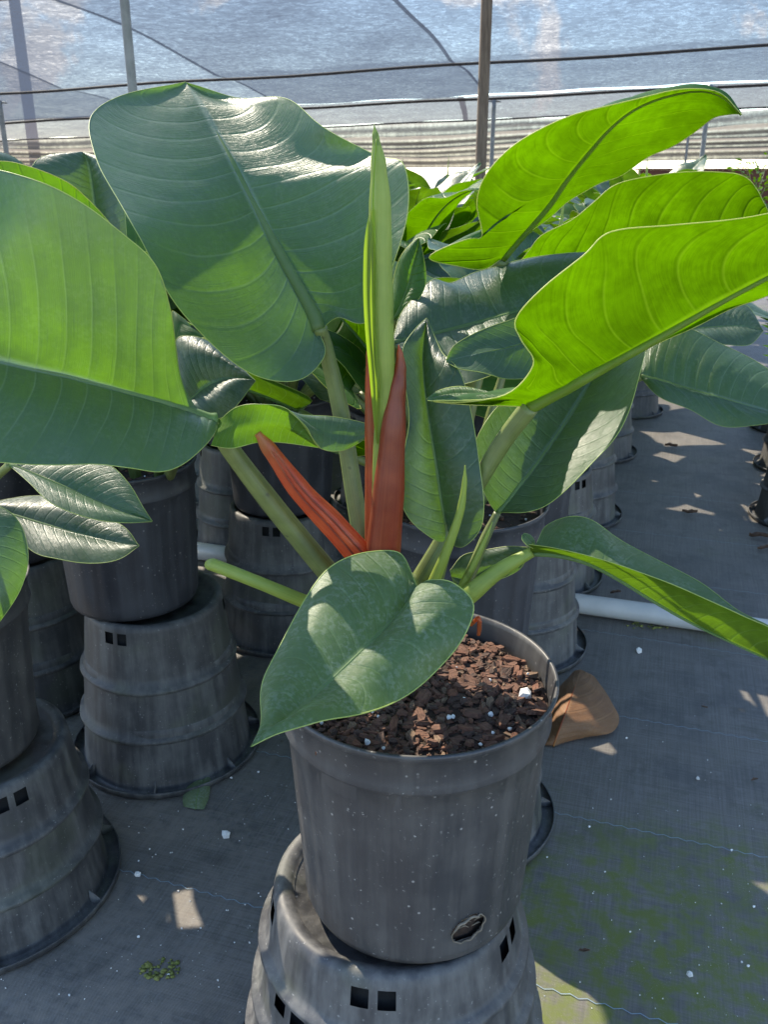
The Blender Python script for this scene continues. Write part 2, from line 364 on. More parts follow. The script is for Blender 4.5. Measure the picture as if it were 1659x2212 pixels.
# ------------------------------------------------------------------ shade house
def posts():
    def post(name, px, Y, z1, r, m, label, square=False):
        p = P(px, 380, Y); e = empty(name, (p.x, Y, 0))
        if square: V, Fc = boxes([(-r, -r, 0, r, r, z1)])
        else: V, Fc, _ = tube_data([Vector((0, 0, 0)), Vector((0, 0, z1 / 2)), Vector((0, 0, z1))], [r, r, r], 12)
        me = mesh('shaft', V, Fc, m, not square); obj('shaft', me, e)
        V, Fc = lathe_data([(r * 1.9, .004), (r * 1.9, .05), (r * 1.05, .10)], 12); obj('footing', mesh('footing', V, Fc, SAND, False), e)
        V, Fc, _ = tube_data([Vector((-r * 3, 0, z1 - .05)), Vector((0, 0, z1 - .04)), Vector((r * 3, 0, z1 - .05))], [.02, .025, .02], 8)
        obj('cable_clamp', mesh('cable_clamp', V, Fc, METAL), e)
        tag(e, label, 'post', 'posts holding up the shade cloth'); return e
    post('steel_post', 303, 8.2, 3.15, .040, METAL, 'grey steel post rising behind the broad silvery leaf at upper left')
    post('wooden_post', 1038, 9.4, 3.3, .055, WOOD, 'thick weathered wooden post in the middle distance, right of centre')
    post('steel_post', 1061, 28.4, 3.1, .065, METAL, 'thin steel post standing close beside the thick wooden post')
    post('steel_post', 1512, 26.0, 3.3, .065, METAL, 'thin steel post far back at right below the drooping leaf tip')
    post('steel_post', 1478, 38, 2.6, .05, METAL, 'short steel post in front of the pale side curtain at far right')
    post('steel_post', 20, 23, 2.7, .06, METAL, 'thin steel post at the left edge above the yellow-green leaf')
posts()
SK = .31                                   # the bays run square to the plant rows
YC = [.4, 10.4, 20.1, 29.4, 41.5]
def roof_z(x, v):
    for a, b in zip(YC, YC[1:]):
        if v <= b: break
    q = min(max((v - a) / (b - a), 0), 1)
    return 3.12 + .025 * x + .09 * 4 * q * (1 - q) + .018 * math.sin(x * 2.1 + v * .7)
def panel(xl, xr, z_off, m, label, v0=.4, v1=29.4):
    V, Fc = [], []; nx, ny = 24, 110
    for j in range(ny + 1):
        v = v0 + (v1 - v0) * j / ny
        for i in range(nx + 1):
            y0 = v; x = 0
            for _ in range(4):
                x = xl(y0) + (xr(y0) - xl(y0)) * i / nx; y0 = v - SK * x
            V.append(Vector((x, y0, roof_z(x, v) + z_off)))
    for j in range(ny):
        for i in range(nx): Fc.append((j * (nx + 1) + i, j * (nx + 1) + i + 1, (j + 1) * (nx + 1) + i + 1, (j + 1) * (nx + 1) + i))
    o = obj('shade_cloth', mesh('shade_cloth', V, Fc, m)); tag(o, label, 'shade cloth', 'strips of shade cloth overhead')
s0 = lambda y: -6.2 - .06 * y; s1 = lambda y: -4.6 + .043 * y; s2 = lambda y: -2.45 + .19 * y
panel(lambda y: -30, lambda y: s0(y) + .12, 0, CLOTH_B, 'strip of dark shade cloth overhead at the far left, by the sun glare')
panel(s0, lambda y: s1(y) + .12, .02, CLOTH_A, 'bright strip of shade cloth overhead left of the first diagonal seam')
panel(s1, lambda y: s2(y) + .10, .04, CLOTH_B, 'wide blue-grey strip of shade cloth overhead between the two diagonal seams')
panel(s2, lambda y: 26, .06, CLOTH_A, 'wide blue-grey strip of shade cloth overhead at right of the second seam')
panel(lambda y: -30, lambda y: -.5 + .1 * y, .0, CLOTH_C, 'far strip of shade cloth beyond the dark pipe, left part', 29.1, 41.5)
panel(lambda y: -.7 + .1 * y, lambda y: 26, -.02, CLOTH_C, 'far strip of shade cloth beyond the dark pipe, right part', 29.1, 41.5)
def wire(v, r, lb, x0=-26, x1=22):
    pts = [Vector((x, v - SK * x, roof_z(x, v) - r - .01 + .02 * math.sin(x))) for x in range(x0, x1 + 1, 3)]
    o = tube('support_cable', pts, [r, r], CABLE, n=60, segs=6); tag(o, lb, 'cable', 'cables under the shade cloth')
wire(10.4, .02, 'nearest cable under the shade cloth, at the very top of the view')
wire(20.1, .030, 'dark cable crossing under the shade cloth, upper of the dark lines at right')
wire(29.4, .040, 'dark pipe crossing under the shade cloth where the first roof ends')
wire(41.4, .035, 'dark cable along the far end of the second roof')
# side curtain with horizontal folds at the far end
V, Fc = [], []; nx, nz = 60, 42
for j in range(nz + 1):
    z = 1.30 + (3.1 - 1.30) * j / nz
    for i in range(nx + 1):
        x = -28 + 52 * i / nx
        V.append(Vector((x, 42.2 + .16 * math.sin(z * 13 + 1.2 * math.sin(z * 3.1) + .5 * math.sin(x * .7)) + .12 * noise.noise(Vector((x * .6, z * 3, 0))) - SK * x, z + .05 * math.sin(x * .45 + z * 2) + .02 * x)))
for j in range(nz):
    for i in range(nx): Fc.append((j * (nx + 1) + i, j * (nx + 1) + i + 1, (j + 1) * (nx + 1) + i + 1, (j + 1) * (nx + 1) + i))
o = obj('side_curtain', mesh('side_curtain', V, Fc, CURT)); tag(o, 'pale pleated side curtain hanging across the far end of the shade house', 'curtain')
e = empty('low_wall', (16.5, 33.2, 0)); V, Fc = boxes([(-7.5, -.15, 0, 7.5, .15, 1.20)]); obj('wall', mesh('wall', V, Fc, RUST, False), e)
V, Fc = boxes([(-7.6, -.2, 1.202, 7.6, .2, 1.25)]); obj('coping', mesh('coping', V, Fc, RUST, False), e)
tag(e, 'low rust-red wall under the pale curtain at far right', 'wall')
# utility pole beyond, seen through the cloth
p = P(80, 380, 58); e = empty('utility_pole', (p.x, 58, 0))
V, Fc, _ = tube_data([Vector((0, 0, 0)), Vector((0, 0, 5)), Vector((0, 0, 16))], [.36, .34, .30], 12); obj('pole', mesh('pole', V, Fc, WOOD), e)
V, Fc = lathe_data([(.02, 11.9), (.5, 11.95), (.5, 13.4), (.02, 13.5)], 16); o = obj('transformer', mesh('transformer', [v + Vector((-.95, 0, 0)) for v in V], Fc, METAL), e)
V, Fc = boxes([(-1.6, -.40, 14.7, 1.6, -.31, 14.95)]); obj('crossarm', mesh('crossarm', V, Fc, WOOD, False), e)
tag(e, 'brown utility pole with a transformer beyond the cloth at top left', 'utility pole')

# ------------------------------------------------------------------ pots
def pot_mesh(rt, rb, h, m, seed=0, segs=96):
    """upright nursery pot: rolled rim, two beads, fluted side, bottom; base at z=0"""
    k = (rt - rb) / h
    prof = [(.0, .012), (rb * .7, .012), (rb * .72, .0), (rb - .012, .0), (rb - .003, .003), (rb, .012)]
    for i in range(1, 9): z = .012 + (h - .062) * i / 8; prof.append((rb + k * (z - .012) * .82, z))
    rr = prof[-1][0]
    prof += [(rr + .004, h - .046), (rr + .005, h - .043), (rr + .003, h - .038), (rt - .004, h - .012), (rt, h - .008), (rt + .002, h - .003), (rt + .0012, h), (rt - .0018, h - .0005), (rt - .0032, h - .006), (rt - .006, h - .02), (rt - .009, h - .07)]
    rnd = random.Random(seed); ph = rnd.random() * 6
    def wob(th, z, r):
        if z < .02 or z > h - .055 or r < rb * .9: return 0
        f = math.sin(th * 10 + ph); s = min(1, (z - .02) / .03, (h - .055 - z) / .02)
        return -.0022 * s * max(0, min(1, f * 2.5)) + .0008 * math.sin(th * 3 + ph)
    V, Fc = lathe_data(prof, segs, (), wob)
    return mesh('nursery_pot', V, Fc, m)
def inverted_mesh(r, h, flange, m, seed, segs=96, pairs=5):
    rt = r - .013
    prof = []
    if flange: prof += [(r + .020, .014), (r + .0215, .0145), (r + .022, .013), (r + .021, .003), (r + .002, .002), (r, .006)]
    else: prof += [(r - .006, .001), (r + .006, .0), (r + .0085, .003), (r + .0075, .009), (r + .0005, .0115)]
    a = len(prof)
    for z in (min(.03, h * .25), min(.05, h * .4), h - .036, h - .014): prof.append((r - (r - rt) * (z / h) ** 1.0, z))
    prof += [(rt, h - .005), (rt - .004, h - .001), (rt - .010, h), (rt * .86, h - .004), (rt * .84, h - .010), (.0, h - .010)]
    rnd = random.Random(seed); ph = rnd.randrange(16); holes = []
    for q in range(pairs):
        k0 = 2 + q * (19 if pairs == 5 else 32)
        holes += [(k0, k0 + 2, a + 2, a + 3), (k0 + 3, k0 + 5, a + 2, a + 3)]
    dph = rnd.random() * 6; amp = rnd.uniform(.0008, .0022)
    def wob(th, z, rr): return amp * math.sin(th * 2 + dph) + .0007 * math.sin(th * 5 + dph * 2 + z * 20) if rr > rt * .8 else 0
    V, Fc = lathe_data(prof, segs, holes, wob)
    # inner skin coloured near-black, painting in the shade seen through the holes
    b = len(V); V2, F2 = lathe_data([(r - .012, .004), (rt - .010, h - .02), (.0, h - .02)], 32)
    V += V2; F2 = [tuple(i + b for i in f)[::-1] for f in F2]
    fm = [0] * len(Fc) + [1] * len(F2)
    # four short stiffening tabs on the flange
    if flange:
        for q in range(7):
            th = q * 2 * math.pi / 7 + ph; c, s = math.cos(th), math.sin(th); b = len(V); t = .0012
            for (rr, z, sd) in ((r - .001, .003, -1), (r + .020, .003, -1), (r + .020, .0125, -1), (r - .001, .026, -1), (r - .001, .003, 1), (r + .020, .003, 1), (r + .020, .0125, 1), (r - .001, .026, 1)):
                V.append(Vector((rr * c - s * t * sd, rr * s + c * t * sd, z)))
            F2 = [(b, b + 1, b + 2, b + 3), (b + 7, b + 6, b + 5, b + 4), (b + 3, b + 2, b + 6, b + 7), (b + 1, b + 5, b + 6, b + 2)]
            Fc += F2; fm += [0] * 4
            fm_pos = None
    # keep the face order: outer, inner, tabs
    faces = Fc[:]
    return V, faces, fm
def inv_mesh(*a):
    V, Fc, fm = inverted_mesh_fixed(*a); return mesh('upturned_pot', V, Fc, [a[3], HOLE], fm=fm)
def inverted_mesh_fixed(r, h, flange, m, seed, pairs=5):
    V, Fc, fm = inverted_mesh(r, h, flange, m, seed, 96, pairs)
    n_tabs = 28 if flange else 0
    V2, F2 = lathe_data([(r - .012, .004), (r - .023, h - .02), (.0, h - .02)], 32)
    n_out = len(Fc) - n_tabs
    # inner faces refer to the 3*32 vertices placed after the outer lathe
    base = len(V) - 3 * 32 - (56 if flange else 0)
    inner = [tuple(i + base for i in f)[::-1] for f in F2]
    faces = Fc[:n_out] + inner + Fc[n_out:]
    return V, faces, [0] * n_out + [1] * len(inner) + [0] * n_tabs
INV = {}
def inverted(r, flange, seed, h=.13, pairs=3):
    k = (r, flange, seed % 4, h, pairs)
    if k not in INV: INV[k] = inv_mesh(r, h, flange, POTW, seed % 4, pairs)
    return INV[k]
ORD = {1: ('only',), 2: ('lower', 'upper'), 3: ('bottom', 'middle', 'top'), 4: ('bottom', 'second', 'third', 'top'), 5: ('bottom', 'second', 'middle', 'fourth', 'top')}
def stack(c, where, n=3, scale=1.0, rz=0.0, lean=0.0, rots=None, step=.10, h=.13, r0=None, dr=None):
    for k in range(n):
        r = round(r0 - dr * k if r0 else (.164 - .011 * k * step / .10) * scale, 4)
        o = obj('upturned_pot', inverted(r, k == 0, int(rz * 7) + k, h, 5 if r0 and k >= n - 2 else (3 if k == n - 1 else 0)))
        o.location = (c.x + lean * k * .004, c.y, step * k + .001); o.rotation_euler = (0, 0, rots[k] if rots else rz + k * 2.1)
        word = ORD[n][k]
        tag(o, '%s upturned black pot of the stack %s' % (word, where), 'plant pot', 'upturned pots stacked as stands')
    return step * (n - 1) + h + .001

# ------------------------------------------------------------------ leaves
def surface(rows, face, nu=54, nv=30, bulge=.006, quilt=.0012, nveins=16, ref=None, wave=0.0, seed=0, und=.0035):
    """rows of (mid, left margin, right margin); returns verts, faces, uvs and the midrib / margin polylines"""
    M = [r[0] for r in rows]; L = [r[1] for r in rows]; Rr = [r[2] for r in rows]
    grid = []
    for i in range(nu + 1):
        t = i / nu; m, l, r = cr(M, t), cr(L, t), cr(Rr, t); row = []
        for j in range(nv + 1):
            s = 2 * j / nv - 1; e = l if s < 0 else r; a = abs(s)
            row.append(m.lerp(e, a))
        grid.append(row)
    def nrm(i, j):
        a = grid[min(i + 1, nu)][j] - grid[max(i - 1, 0)][j]; b = grid[i][min(j + 1, nv)] - grid[i][max(j - 1, 0)]
        c = b.cross(a); return c.normalized() if c.length > 1e-12 else Vector((0, 0, 0))
    N = [[nrm(i, j) for j in range(nv + 1)] for i in range(nu + 1)]
    acc = 0
    for i in range(2, nu - 1):
        for j in range(1, nv):
            if ref == 'L' and j > nv / 2 or ref == 'R' and j < nv / 2: continue
            p = grid[i][j]; acc += N[i][j].dot((Vector((0, 0, CAM_H)) if face != 'sky' else p + Vector((0, 0, 1))) - p)
    flip = (acc < 0) != (face == 'under')
    sg = -1 if flip else 1
    V, UV = [], []
    for i in range(nu + 1):
        t = i / nu
        for j in range(nv + 1):
            s = 2 * j / nv - 1; a = abs(s); k = math.sin(math.pi * min(max(t, 0), 1)) ** .5 if 0 < t < 1 else 0
            d = bulge * math.sin(math.pi * a) * k
            ph = t * nveins - 2.2 * a ** 1.5
            d += quilt * k * (abs(math.sin(math.pi * ph)) - .5) * min(1, a * 5) * (1 - a ** 3)
            wv = wave * k * a ** 3 * math.sin(t * 17 + seed + (2 if s > 0 else 0))
            d += und * k * min(1, a * 3) * noise.noise(grid[i][j] * 13 + Vector((seed, 0, 0)))
            V.append(grid[i][j] + N[i][j] * (sg * (d + wv))); UV.append((j / nv, t))
    Fc = []
    for i in range(nu):
        for j in range(nv):
            q = (i * (nv + 1) + j, i * (nv + 1) + j + 1, (i + 1) * (nv + 1) + j + 1, (i + 1) * (nv + 1) + j)
            Fc.append(q if not flip else q[::-1])
    rim = [[V[i * (nv + 1) + c] for i in range(nu + 1)] for c in (0, nv)]
    midl = [V[i * (nv + 1) + nv // 2] for i in range(nu + 1)]
    mn = [N[i][nv // 2] * sg for i in range(nu + 1)]
    return V, Fc, UV, rim, midl, mn
def patch_rows(A, B):
    return [((a + b) / 2, a, b) for a, b in zip(A, B)]
def px_rows(rows): return [tuple(P(*q) for q in r) for r in rows]
def leaf(parent, rows, m, face='up', rib=.0036, rib_m=None, edge=.00042, extra=(), label=None, petiole=None, pet_m=None, pix=True, nu=54, nv=30, **k):
    """a leaf part with midrib and petiole as its sub-parts; rows are pixel/distance triplets when pix"""
    W = parent.matrix_world.inverted() if parent.matrix_world != Matrix() else Matrix.Translation(-parent.location)
    if pix: rows = px_rows(rows)
    rows = [tuple(q - parent.location if pix else q for q in r) for r in rows]
    V, Fc, UV, rims, midl, mn = SURF(rows, face, parent.location if pix else Vector((0, 0, 0)), nu=nu, nv=nv, **k)
    fm = [0] * len(Fc)
    for (A, B, fc) in extra:
        rr = patch_rows([P(*q) - parent.location for q in A], [P(*q) - parent.location for q in B])
        V2, F2, U2, r2, _, _ = SURF(rr, fc, parent.location, nu=30, nv=14, bulge=.003, quilt=.0004)
        b = len(V); V += V2; UV += [(.5 + .35 * (u - .5) + .2, v) for u, v in U2]; Fc += [tuple(i + b for i in f) for f in F2]; fm += [0] * len(F2)
        rims.append(r2[0]); rims.append(r2[1])
    if edge:
        for rl in rims:
            v2, f2, u2 = tube_data(rl[::2] if len(rl) > 40 else rl, [edge * .7, edge, edge, edge * .7], 5, n=len(rl), cap=False)
            b = len(V); V += v2; UV += u2; Fc += [tuple(i + b for i in f) for f in f2]; fm += [1] * len(f2)
    o = obj('leaf', mesh('leaf', V, Fc, [m, M_EDGEY if m == L_YOUNG else M_EDGE, rib_m or M_RIB], fm=fm, uvs=UV), parent)
    if label: o['label'] = label
    if rib:
        pts = [p - n * (rib * .35) for p, n in zip(midl, mn)]
        pts = pts[::4] + ([pts[-1]] if (len(pts) - 1) % 4 else [])
        tube('midrib', pts, [rib, rib * .85, rib * .6, rib * .35, rib * .15], rib_m or M_RIB, o, segs=8, n=40)
    if petiole:
        q = [P(a, b, c) - parent.location for a, b, c, _ in petiole] if pix else [Vector(v[:3]) for v in petiole]
        if pix: rr = [v[3] * depth(P(*v[:3])) / F for v in petiole]
        else: rr = [v[3] for v in petiole]
        tube('petiole', q, rr, pet_m or M_PET, o, segs=14, groove=.18, n=30)
    return o
def SURF(rows, face, off, **k):
    global CAM_H
    r2 = [tuple(q + off for q in r) for r in rows]
    V, Fc, UV, rims, midl, mn = surface(r2, face, **k)
    return [v - off for v in V], Fc, UV, [[v - off for v in r] for r in rims], [v - off for v in midl], mn
def px_tube(name, parent, pts, m, **k):
    off = parent.location + (parent.parent.location if parent.parent else Vector((0, 0, 0)))
    q = [P(a, b, c) - off for a, b, c, _ in pts]; rr = [v[3] * depth(P(*v[:3])) / F for v in pts]
    return tube(name, q, rr, m, parent, **k)

# ------------------------------------------------------------------ bark mulch and soil
def chip_mesh(rnd, m):
    n = rnd.choice((5, 6, 6, 7)); a = rnd.uniform(.004, .0105); b = a * rnd.uniform(.35, .75); t = rnd.uniform(.0008, .002)
    top, bot = [], []
    for i in range(n):
        th = 2 * math.pi * i / n + rnd.uniform(-.25, .25); k = rnd.uniform(.75, 1.15)
        x, y = a * k * math.cos(th), b * k * math.sin(th); zz = rnd.uniform(-.0009, .0009)
        top.append(Vector((x * .92, y * .92, t + zz))); bot.append(Vector((x, y, -t + zz)))
    V = top + bot; Fc = [tuple(range(n)), tuple(range(n, 2 * n))[::-1]] + [(i, i + n, (i + 1) % n + n, (i + 1) % n)[::-1] for i in range(n)]
    Fc = [f[::-1] if i > 1 else f for i, f in enumerate(Fc)]
    return V, [tuple(f) for f in Fc]
rnd = random.Random(5)
CHIPS = []
for q in range(14):
    V, Fc = chip_mesh(rnd, None); CHIPS.append((mesh('bark_chip', V, Fc, BARK[q % 4], False), V, Fc, q % 4))
def grain_mesh(r, seed, m=PERL):
    bm = bmesh.new(); bmesh.ops.create_icosphere(bm, subdivisions=1, radius=r)
    g = random.Random(seed)
    for v in bm.verts: v.co *= g.uniform(.7, 1.25)
    me = bpy.data.meshes.new('perlite_grain'); bm.to_mesh(me); bm.free(); me.materials.append(m); return me
GRAINS = [grain_mesh(.0014, 1), grain_mesh(.0019, 2), grain_mesh(.0026, 3)]
def soil_part(parent, r, z, n_ind=0, n_stuff=500, seed=1, view_side=True):
    g = random.Random(seed)
    def hz(x, y): return z + .006 * noise.noise(Vector((x * 22, y * 22, seed))) + .007 * (1 - (x * x + y * y) / (r * r))
    V = [Vector((0, 0, hz(0, 0)))]; Fc = []; nr, ns = 12, 48
    for i in range(1, nr + 1):
        for k in range(ns):
            th = 2 * math.pi * k / ns; rr = r * i / nr; V.append(Vector((rr * math.cos(th), rr * math.sin(th), hz(rr * math.cos(th), rr * math.sin(th)))))
    for k in range(ns): Fc.append((0, 1 + k, 1 + (k + 1) % ns))
    for i in range(nr - 1):
        for k in range(ns): Fc.append((1 + i * ns + k, 1 + (i + 1) * ns + k, 1 + (i + 1) * ns + (k + 1) % ns, 1 + i * ns + (k + 1) % ns))
    s = obj('soil', mesh('soil', V, Fc, SOIL), parent)
    def spot():
        while True:
            x, y = g.uniform(-r, r), g.uniform(-r, r)
            if x * x + y * y < (r * .97) ** 2: return x, y
    bm = bmesh.new(); V, Fc, fm = [], [], []
    for q in range(n_stuff):
        x, y = spot(); me, cv, cf, mi = g.choice(CHIPS); sc_ = g.choice((.22, .3, .35, .45, .55, .7, .9))
        mtx = Matrix.Translation((x, y, hz(x, y) + g.uniform(0, .003))) @ Matrix.Rotation(g.uniform(0, 6.28), 4, 'Z') @ Matrix.Rotation(g.uniform(-.5, .5), 4, 'X') @ Matrix.Rotation(g.uniform(-.35, .35), 4, 'Y') @ Matrix.Scale(sc_, 4)
        b = len(V); V += [mtx @ v for v in cv]; Fc += [tuple(i + b for i in f) for f in cf]; fm += [mi] * len(cf)
    bm.free()
    o = obj('bark_mulch', mesh('bark_mulch', V, Fc, BARK, False, fm=fm), s); o['kind'] = 'stuff'
    for q in range(n_ind):
        if q < n_ind * .8:
            while True:
                x, y = spot()
                if x > -.04 or y < -.03: break
        else: x, y = spot()
        c = obj('bark_chip', g.choice(CHIPS)[0], s); c.location = (x, y, hz(x, y) + g.uniform(.002, .006))
        c.rotation_euler = (g.uniform(-.35, .35), g.uniform(-.3, .3), g.uniform(0, 6.28)); k = g.choice((.45, .6, .7, .8, .95, 1.2)); c.scale = (k, k, k)
    for q in range(34 if n_ind else 10):
        x, y = spot(); c = obj('perlite_grain', g.choice(GRAINS), s); c.location = (x, y, hz(x, y) + .005); c.rotation_euler = (g.random() * 6, g.random() * 6, 0)
        k = g.uniform(.7, 1.4); c.scale = (k, k, k)
    return s

# ------------------------------------------------------------------ stacks and plants positions
RIM = P(900, 1450, .7835)
A = Vector((RIM.x, RIM.y, 0))
Zs = Vector((.120, 1.30, 0)); B = G(365, 1600); Cc = Vector((-.635, 1.125, 0))
H = G(1100, 1385); I = G(1160, 1238); J = G(1223, 1108); K = G(1278, 975)
D = G(72, 1475); E = G(195, 1332); Fs = G(622, 1345); Gs = G(540, 1168)
h_stack = stack(A + Vector((-.022, .004, 0)), 'under the front plant with the red sheaths', 5, 1.10, .4, rots=[R(20), R(-95), R(-60), R(-80), R(-116)], step=.064, h=.075, r0=.192, dr=.0105)
stack(Zs, 'directly behind the front pot', 3, 1.0, 1.1)
stack(B, 'at left beside the green leaf scrap', 3, 1.0, 2.0)
stack(Cc, 'at the lower left corner', 3, 1.08, 2.9, rots=[.3, 1.2, R(-62)], step=.085, h=.10)
stack(H, 'beside the near end of the white pipe', 3, 1.0, 3.7)
stack(I, 'fourth back in the row behind the front plant', 3, 1.0, .9)
stack(J, 'fifth back in the row behind the front plant', 3, 1.0, 1.7)
stack(K, 'sixth back in the row behind the front plant', 3, 1.0, 2.5)
stack(D, 'at the left edge behind the corner stack', 3, 1.0, .2)
stack(E, 'in sunlight left of the leaf scrap stack', 3, .95, 1.3)
stack(Fs, 'in the shade behind the yellow cut stalk', 3, 1.0, 2.2)
stack(Gs, 'far back in shade left of the orange sheath', 3, 1.0, 3.1)
ZT = h_stack

# ------------------------------------------------------------------ the front plant
mp = empty('potted_plant', (A.x, A.y, ZT + .001))
tag(mp, 'large green philodendron with red sheaths and a rolled spear leaf in the front black pot', 'potted plant')
mp_pot_h = RIM.z - ZT
pm = pot_mesh(.1425, .122, mp_pot_h, POT, 3)
# torn drain hole low on the front right
def cut_hole(me, cen, ax, rx, rz_):
    bm = bmesh.new(); bm.from_mesh(me)
    fs = [f for f in bm.faces if (f.calc_center_median() - cen).length < .06]
    for q in range(2): bmesh.ops.subdivide_edges(bm, edges=list({e for f in fs for e in f.edges}), cuts=2, use_grid_fill=True); fs = [f for f in bm.faces if (f.calc_center_median() - cen).length < .045]
    n = Vector((cen.x, cen.y, 0)).normalized(); tx = Vector((-n.y, n.x, 0))
    def q(v): d = v - cen; a, b = d.dot(tx), d.z; a, b = a * math.cos(ax) + b * math.sin(ax), -a * math.sin(ax) + b * math.cos(ax); return math.hypot(a / rx, b / rz_)
    dl = [f for f in bm.faces if (f.calc_center_median() - cen).length < .05 and q(f.calc_center_median()) < 1]
    bmesh.ops.delete(bm, geom=dl, context='FACES'); bm.to_mesh(me); bm.free()
th = math.atan2(-.92, .42)
hc = Vector((.1235 * math.cos(th), .1235 * math.sin(th), .043))
cut_hole(pm, hc, .45, .019, .0135)
po = obj('pot', pm, mp)
tg = Vector((-math.sin(th), math.cos(th), 0)); nn = Vector((math.cos(th), math.sin(th), 0))
ring = []
for i in range(25):
    a = 2 * math.pi * i / 24; u, v = .0195 * math.cos(a), .014 * math.sin(a); u, v = u * math.cos(.45) - v * math.sin(.45), u * math.sin(.45) + v * math.cos(.45)
    thh = th + u / .1235; rr = .1225 + .0004 + (v + .043 - .012) * .065 + .0008 * math.sin(i * 2.3)
    ring.append(Vector((rr * math.cos(thh), rr * math.sin(thh), .043 + v + .0008 * math.sin(i * 3.7))))
tube('hole_rim', ring, [.0007, .0015, .0006, .0012, .0007], TORN, po, n=72, segs=6)
V, Fc = lathe_data([(.0, .013), (.117, .014), (.117, .1), (.0, .1)], 40); obj('root_ball', mesh('root_ball', V, Fc, SOIL), po)
for q in range(6):
    a = th + random.Random(q).uniform(-.1, .1); z = .036 + .003 * q
    tube('root', [Vector((.1165 * math.cos(a), .1165 * math.sin(a), z)), Vector((.119 * math.cos(a + .05), .119 * math.sin(a + .05), z + .004)), Vector((.1165 * math.cos(a + .11), .1165 * math.sin(a + .11), z - .003))], [.0006, .0009, .0005], TORN, po, n=8, segs=5)
soil = soil_part(mp, .135, mp_pot_h - .028, 300, 2600, 4)
wl = obj('perlite_grain', grain_mesh(.0075, 9), soil); wl.location = (.112, -.012, mp_pot_h - .020); wl['label'] = 'large white perlite lump near the right rim'

leaf(mp, [  # 1 broad silvery leaf, upper left
 ((690,712,.88),(690,714,.88),(693,714,.88)), ((668,665,.89),(699,772,.86),(728,686,.86)), ((640,612,.90),(640,823,.835),(790,694,.835)),
 ((603,545,.915),(530,798,.815),(848,590,.825)), ((566,475,.93),(385,670,.785),(882,470,.83)), ((530,405,.945),(300,525,.785),(868,350,.85)),
 ((497,340,.965),(255,425,.815),(805,332,.89)), ((465,280,.99),(207,335,.86),(700,280,.93)), ((438,230,1.01),(196,255,.925),(620,216,.975)),
 ((415,195,1.03),(270,203,.99),(510,208,1.02)), ((400,178,1.04),(400,177,1.04),(401,178,1.04))], L_OLD, 'up', rib=.0085, quilt=.0007, nveins=16, bulge=-.009, wave=.003, nu=80, nv=44,
 petiole=((691,708,.88,15),(705,760,.885,17),(738,900,.88,19),(772,1110,.855,20),(800,1260,.83,22)), label='broad silvery green leaf standing upright at upper left')
leaf(mp, [  # 2 big leaf at the left edge
 ((468,908,.82),(466,904,.82),(470,914,.82)), ((440,898,.818),(412,885,.82),(463,935,.80)), ((400,884,.812),(393,830,.815),(440,965,.77)),
 ((350,868,.805),(378,745,.785),(395,1003,.745)), ((290,852,.80),(366,660,.762),(345,1020,.725)), ((220,833,.795),(335,570,.755),(280,1012,.71)),
 ((140,812,.79),(265,503,.755),(200,1003,.70)), ((60,795,.78),(175,437,.757),(110,1003,.69)), ((-30,773,.77),(70,388,.76),(0,1000,.68)),
 ((-130,745,.755),(-60,362,.78),(-130,985,.67)), ((-230,700,.74),(-200,400,.75),(-260,900,.67)), ((-320,640,.72),(-320,638,.72),(-320,642,.72))], L_OLD, 'up', rib=.007, quilt=.0020, nveins=16, bulge=.006, nu=80, nv=40,
 extra=(([(455,962,.785),(500,968,.80),(560,955,.81),(620,957,.82),(690,967,.82)], [(474,908,.82),(510,880,.81),(560,873,.80),(625,887,.80),(690,966,.815)], 'under'),
        ([(600,880,.83),(645,897,.84),(720,900,.85),(790,915,.86),(808,934,.86)], [(625,889,.80),(660,922,.805),(692,967,.818),(748,970,.83),(806,938,.86)], 'up')),
 petiole=((470,925,.82,17),(500,975,.825,21),(600,1105,.83,23),(725,1255,.83,24),(800,1330,.82,24)), label='big glowing leaf reaching out of the left edge with a curled lobe')
leaf(mp, [  # 5 large backlit leaf at right
 ((1140,880,.82),(1128,878,.82),(1146,880,.825)), ((1165,866,.82),(1040,876,.79),(1180,862,.86)), ((1190,853,.818),(935,866,.77),(1220,842,0.85)),
 ((1220,838,.815),(1085,856,.775),(1260,822,0.86)), ((1255,818,.81),(1153,788,.775),(1300,800,0.87)), ((1300,794,.81),(1128,735,.775),(1350,775,0.875)),
 ((1350,767,.80),(1116,690,.775),(1400,752,0.875)), ((1405,737,.80),(1175,622,.77),(1450,728,0.875)), ((1470,700,.80),(1262,550,.77),(1520,695,0.875)),
 ((1540,660,.80),(1320,500,.77),(1580,665,0.87)), ((1610,622,.80),(1450,486,.77),(1660,637,0.86)), ((1700,575,.80),(1600,470,.77),(1760,590,0.85)),
 ((1800,525,.80),(1760,445,.78),(1850,530,.86)), ((1900,470,.80),(1899,468,.80),(1901,472,.80))], L_YOUNG, 'under', ref='L', rib=.0062, rib_m=M_RIBY, quilt=.0030, edge=.0006, nveins=12, bulge=.008, nu=84, nv=40,
 extra=(([(922,862,.79),(950,846,.80),(990,838,.805),(1030,842,.80),(1068,851,.79)], [(924,865,.775),(955,868,.772),(995,868,.772),(1040,864,.773),(1082,857,.774)], 'up'),),
 petiole=((1145,878,.82,21),(1090,950,.83,20),(1040,1030,.835,19),(960,1165,.835,20),(880,1300,.82,22)), label='large backlit yellow-green leaf reaching out of the right edge')
